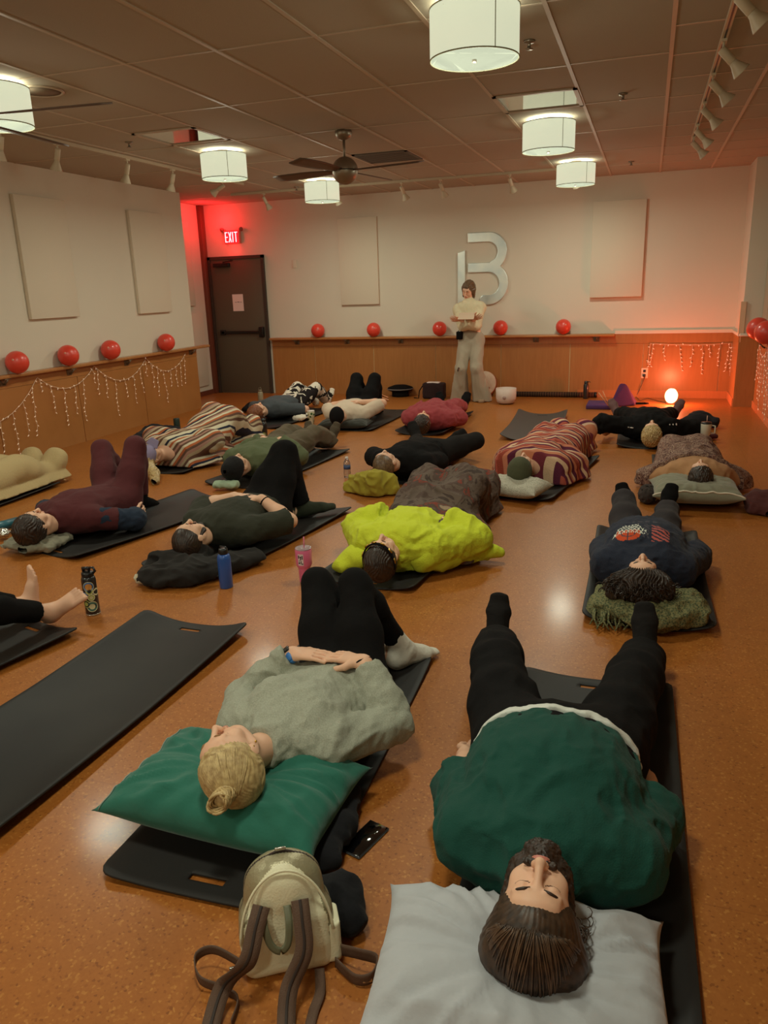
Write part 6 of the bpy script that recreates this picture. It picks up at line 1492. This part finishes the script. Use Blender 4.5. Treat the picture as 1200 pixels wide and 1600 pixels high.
# salt lamp with cord and outlet
o = empty('salt_lamp', PZ(1048, 631), 'glowing egg shaped salt lamp on the floor in the back right corner', 'lamp'); c = PZ(1048, 631)
V_, F_ = nets(lambda p: ell(c+V3(0, 0, .105), (.080, .075, .098))(p)-.004*vnoise(p*28), c-V3(.13, .13, .02), c+V3(.13, .13, .25), .008)
mesh_obj('salt_crystal', V_, F_, mat('salt_glow', rgb(255, 190, 140), .5, emit=((1, .50, .22), 9)), o)
MB().lathe([(.001, 0), (.062, 0), (.066, .006), (.062, .016), (.001, .016)], c, 28).build('wooden_base', mat('lamp_base', rgb(120, 70, 40), .5), o)
l = bpy.data.lights.new('salt_bulb', 'POINT'); l.energy = SALT_W; l.color = (1, .19, .085); l.shadow_soft_size = .07
q = bpy.data.objects.new('salt_bulb', l); COL.objects.link(q); q.parent = o; q.location = (0, -.10, .20)
w1, w2, w3 = PY(1008, 592, BACK-.03), PY(1004, 612, BACK-.1), c+V3(-.05, .05, .012)
MB().tube([c+V3(-.05, .02, .012), PZ(1030, 627, .008), PZ(1012, 622, .008), PZ(1000, 626, .008), PZ(994, 620, .01), PY(1003, 600, BACK-.05), PY(1008, 588, BACK-.03)], .004, 6).build('power_cord', K, o)
o = empty('wall_outlet', PY(1007, 583), 'white wall outlet below the lights in the red lit corner', 'outlet'); pc = PY(1007, 583, BACK-.018)
MB().rbox(pc+V3(-.045, -.006, -.07), pc+V3(.045, 0, .07), .003).build('cover_plate', mat('outlet_cream', rgb(226, 190, 160), .5), o)
b = MB()
for dz in (-.03, .03): b.rbox(pc+V3(-.018, -.009, dz-.018), pc+V3(.018, -.006, dz+.018), .003)
b.build('sockets', K, o); MB().rbox(pc+V3(-.016, -.04, -.05), pc+V3(.016, -.008, -.012), .005).build('plug', K, o)
# floor cushion, sticks, bag
c = PZ(619, 622)+V3(0, .22, 0); o = empty('meditation_cushion', c, 'round black cushion resting on a low stand by the back wainscot', 'cushion')
MB().lathe([(.001, .07), (.12, .07), (.185, .095), (.20, .115), (.185, .135), (.10, .165), (.001, .172)], c, 36).build('cushion_body', C_black, o); MB().lathe([(.11, 0), (.13, .0), (.13, .075), (.11, .08)], c, 28).build('stand_ring', C_blk2, o); MB().lathe([(.2015, .108), (.204, .115), (.2015, .122)], c, 36).build('piping', mat('grey_pipe', rgb(120, 112, 110), .6), o)
for i, (p0, p1) in enumerate((((585, 612), (606, 621)), ((586, 617), (607, 625)))):
    tag(MB().tube([PZ(*p0, .02), PZ(*p1, .02)], [.010, .012], 8).build('drum_beater', mat('pale_wood', rgb(206, 140, 96), .5)), 'wooden stick on the floor left of the round black cushion', 'stick', 'wooden sticks on the floor')
p = PZ(676, 624)+V3(0, .1, 0); o = empty('shoulder_bag', p, 'black shoulder bag with white papers on top by the back wainscot', 'bag')
g = rbx(p+V3(0, 0, .115), (.165, .075, .115), None, .03); sdf_obj('bag_body', folds(g, .006, (12, 12, 12)), .010, (p-V3(.25, .18, .02), p+V3(.25, .18, .3)), cloth('dark_brown_bag', (50, 34, 34)), o)
MB().rbox(p+V3(-.10, -.05, .225), p+V3(.09, .05, .243), .004).build('papers', mat('paper', rgb(232, 214, 206), .8), o)
MB().tube([p+V3(-.16, -.02, .20), p+V3(-.21, -.06, .12), p+V3(-.22, -.08, .012), p+V3(-.30, -.04, .012)], .008, 6).build('strap', C_black, o)

# ================================================================== PHONE AND BACKPACK
q = [PZ(534, 1328, .0), PZ(557, 1347, .0), PZ(607, 1297, .0), PZ(581, 1283, .0)]; c = sum(q)/4; d = nz((q[2]-q[1])+(q[3]-q[0])); s_ = np.cross(d, Z_)
o = empty('phone', c, 'black smartphone lying face up on the floor right of the green pillow', 'phone'); Rm = np.array([s_, d, Z_]).T
MB().rbox((-.037, -.078, .001), (.037, .078, .009), .004, 3, R=Rm, c=c).build('phone_case', mat('phone_case', rgb(40, 36, 36), .4), o); MB().rbox((-.034, -.075, .0085), (.034, .075, .0095), .0004, 1, R=Rm, c=c).build('screen', mat('black_glass', rgb(8, 8, 10), .06, coat=1.), o)

def backpack():
    B0 = PZ(455, 1530); th = -.20                       # leaning back, straps towards the viewer
    d = nz(-B0*V3(1, 1, 0)); rt = np.cross(Z_, d)*1.; rt = -np.cross(d, Z_)*-1 if 0 else np.cross(Z_, d)
    # frame: r to picture right, f towards the camera, u up the leaning back
    r = nz(np.cross(Z_, d))*1.0
    if r@RT < 0: r = -r
    f_ = nz(d*math.cos(.20)+Z_*math.sin(.20)); u = np.cross(f_, r); u = u if u[2] > 0 else -u
    O = B0+Z_*.004
    P = lambda x, y, z: O+r*x+f_*y+u*z
    o = empty('backpack', O, 'small off white backpack with brown straps standing at the front of the floor', 'backpack')
    W_ = mat('cream_leather', rgb(226, 218, 186), .5, bump=(200, .15)); G_ = mat('pewter_leather', rgb(156, 146, 116), .36, .3, bump=(160, .15)); BR = mat('brown_webbing', rgb(92, 66, 50), .7, bump=(400, .3)); DK = mat('dark_stripe', rgb(48, 34, 28), .7); GG = mat('sage_webbing', rgb(104, 104, 80), .5)
    A = (r, f_, u)
    body = union([(rbx(P(0, -.065, .085), (.114, .065, .085), A, .035), 0), (econe(P(0, -.065, .10), P(0, -.065, .215), (.112, .066), (.082, .060), r, 2.6), .02), (ell(P(0, -.065, .20), (.096, .066, .085), A), .02)])
    cz = P(0, 0, 0)
    def colour(c):
        q = c-O; x, y, z = q@r, q@f_, q@u; top = ((x/.105)**2+((z-.10)/.19)**2) > .86
        out = np.zeros(len(c)); out[(y < -.006) & (y > -.105) & (z > .085) & top] = 1; out[(y < -.060)&(y>-.066) & (z > .085)] = 2; return out
    sdf_obj('bag_body', folds(body, .003, (14, 14, 14), A), .0035, (O-.30, O+.36), [W_, G_, DK], o, colour=colour)
    arc = [P(.108*math.cos(t), -.063, .10+.190*math.sin(t)) for t in np.linspace(.25, PI-.25, 30)]
    z = MB().tube(arc, .0035, 6).build('zipper', DK, o); MB().rbox((-.014, -.004, -.003), (.014, .004, .003), .002, R=np.array([r, u, f_]).T, c=P(.0, -.062, .296)).build('zip_pull', ST, z)
    MB().tube([P(.112*math.cos(t), -.004, .085+.185*math.sin(t)) for t in np.linspace(.1, PI-.1, 30)], .0035, 6).build('piping', W_, o)
    def strap(x0, pts, m=BR, w=.021, stripe=True, nm='shoulder_strap'):
        pts = [np.array(q_) for q_ in pts]; n = len(pts); P_ = []
        # smooth resample
        tt = np.linspace(0, n-1, 40); pp = []
        for t in tt:
            i = min(int(t), n-2); s = t-i; p0 = pts[max(i-1, 0)]; p1 = pts[i]; p2 = pts[i+1]; p3 = pts[min(i+2, n-1)]
            pp.append(.5*((2*p1)+(-p0+p2)*s+(2*p0-5*p1+4*p2-p3)*s*s+(-p0+3*p1-3*p2+p3)*s**3))
        pp = np.array(pp); ob = None
        def rib(wd, off, mm, name, par):
            rows = []
            for i, p in enumerate(pp):
                t = nz(pp[min(i+1, 39)]-pp[max(i-1, 0)]); sdv = nz(x0-t*(x0@t)); nrm = np.cross(t, sdv); nrm = nrm if nrm@(f_+Z_*.3) > 0 else -nrm
                rows.append([p+sdv*wd*k+nrm*off for k in (-1, -.33, .33, 1)])
            return MB().grid(np.array(rows)).build(name, mm, par, solid=.003 if off < .001 else .0012)
        ob = rib(w, 0, m, nm, o)
        if stripe: rib(w*.16, .0026, DK, 'stripe', ob)
        return ob
    fl = lambda px, py, z=.004: PZ(px, py, z)
    strap(r, [P(-.055, .010, .200), P(-.072, .034, .165), P(-.098, .060, .10), PZ(350, 1540, .05), PZ(330, 1600, .012), PZ(318, 1660, .008)])
    strap(r, [P(.036, .010, .200), P(.037, .034, .165), P(.034, .060, .10), PZ(452, 1545, .05), PZ(447, 1605, .012), PZ(449, 1670, .008)])
    hp = [P(-.050, .006, .188), P(-.052, .030, .16), P(-.040, .036, .115), P(-.018, .038, .098), P(.000, .036, .115), P(.006, .028, .16), P(.004, .006, .188)]
    strap(r, hp, GG, .0085, False, 'top_handle')
    # lower webbing loops lying on the floor on both sides
    strap(Z_, [P(-.105, -.02, .035), PZ(335, 1484, .05), PZ(306, 1497, .04), PZ(312, 1530, .03), PZ(345, 1545, .015), PZ(372, 1562, .012), PZ(362, 1600, .012)], BR, .013, False, 'side_webbing')
    strap(Z_, [P(.112, -.03, .035), PZ(560, 1490, .05), PZ(588, 1500, .04), PZ(582, 1526, .025), PZ(555, 1530, .02), P(.11, .0, .02)], BR, .016, False, 'side_webbing')
    strap(r, [P(.07, .0, .01), PZ(500, 1550, .012), PZ(490, 1580, .008), PZ(480, 1620, .006)], BR, .012, False, 'side_webbing')
    MB().rbox((-.012, -.008, -.003), (.012, .008, .003), .002, R=np.array([r, u, f_]).T, c=PZ(574, 1530, .02)).rbox((-.012, -.008, -.003), (.012, .008, .003), .002, R=np.array([r, u, f_]).T, c=PZ(366, 1515, .02)).build('buckles', ST, o)
    pk = inter(rbx(P(.108, -.055, .065), (.022, .048, .055), A, .015), half(P(0, 0, .112), u)); sdf_obj('side_pocket', pk, .003, (P(.1, -.05, .06)-.1, P(.1, -.05, .06)+.1), W_, o)
    b = MB(); rn = random.Random(1)
    for i in range(5): a0 = P(.131, -.03-.05*rn.random(), .03+.07*rn.random()); b.tube([a0, a0+u*.008, a0+u*.012+f_*.006], .0018, 5)
    b.build('pocket_print', DK, bpy.data.objects['side_pocket'])
backpack()
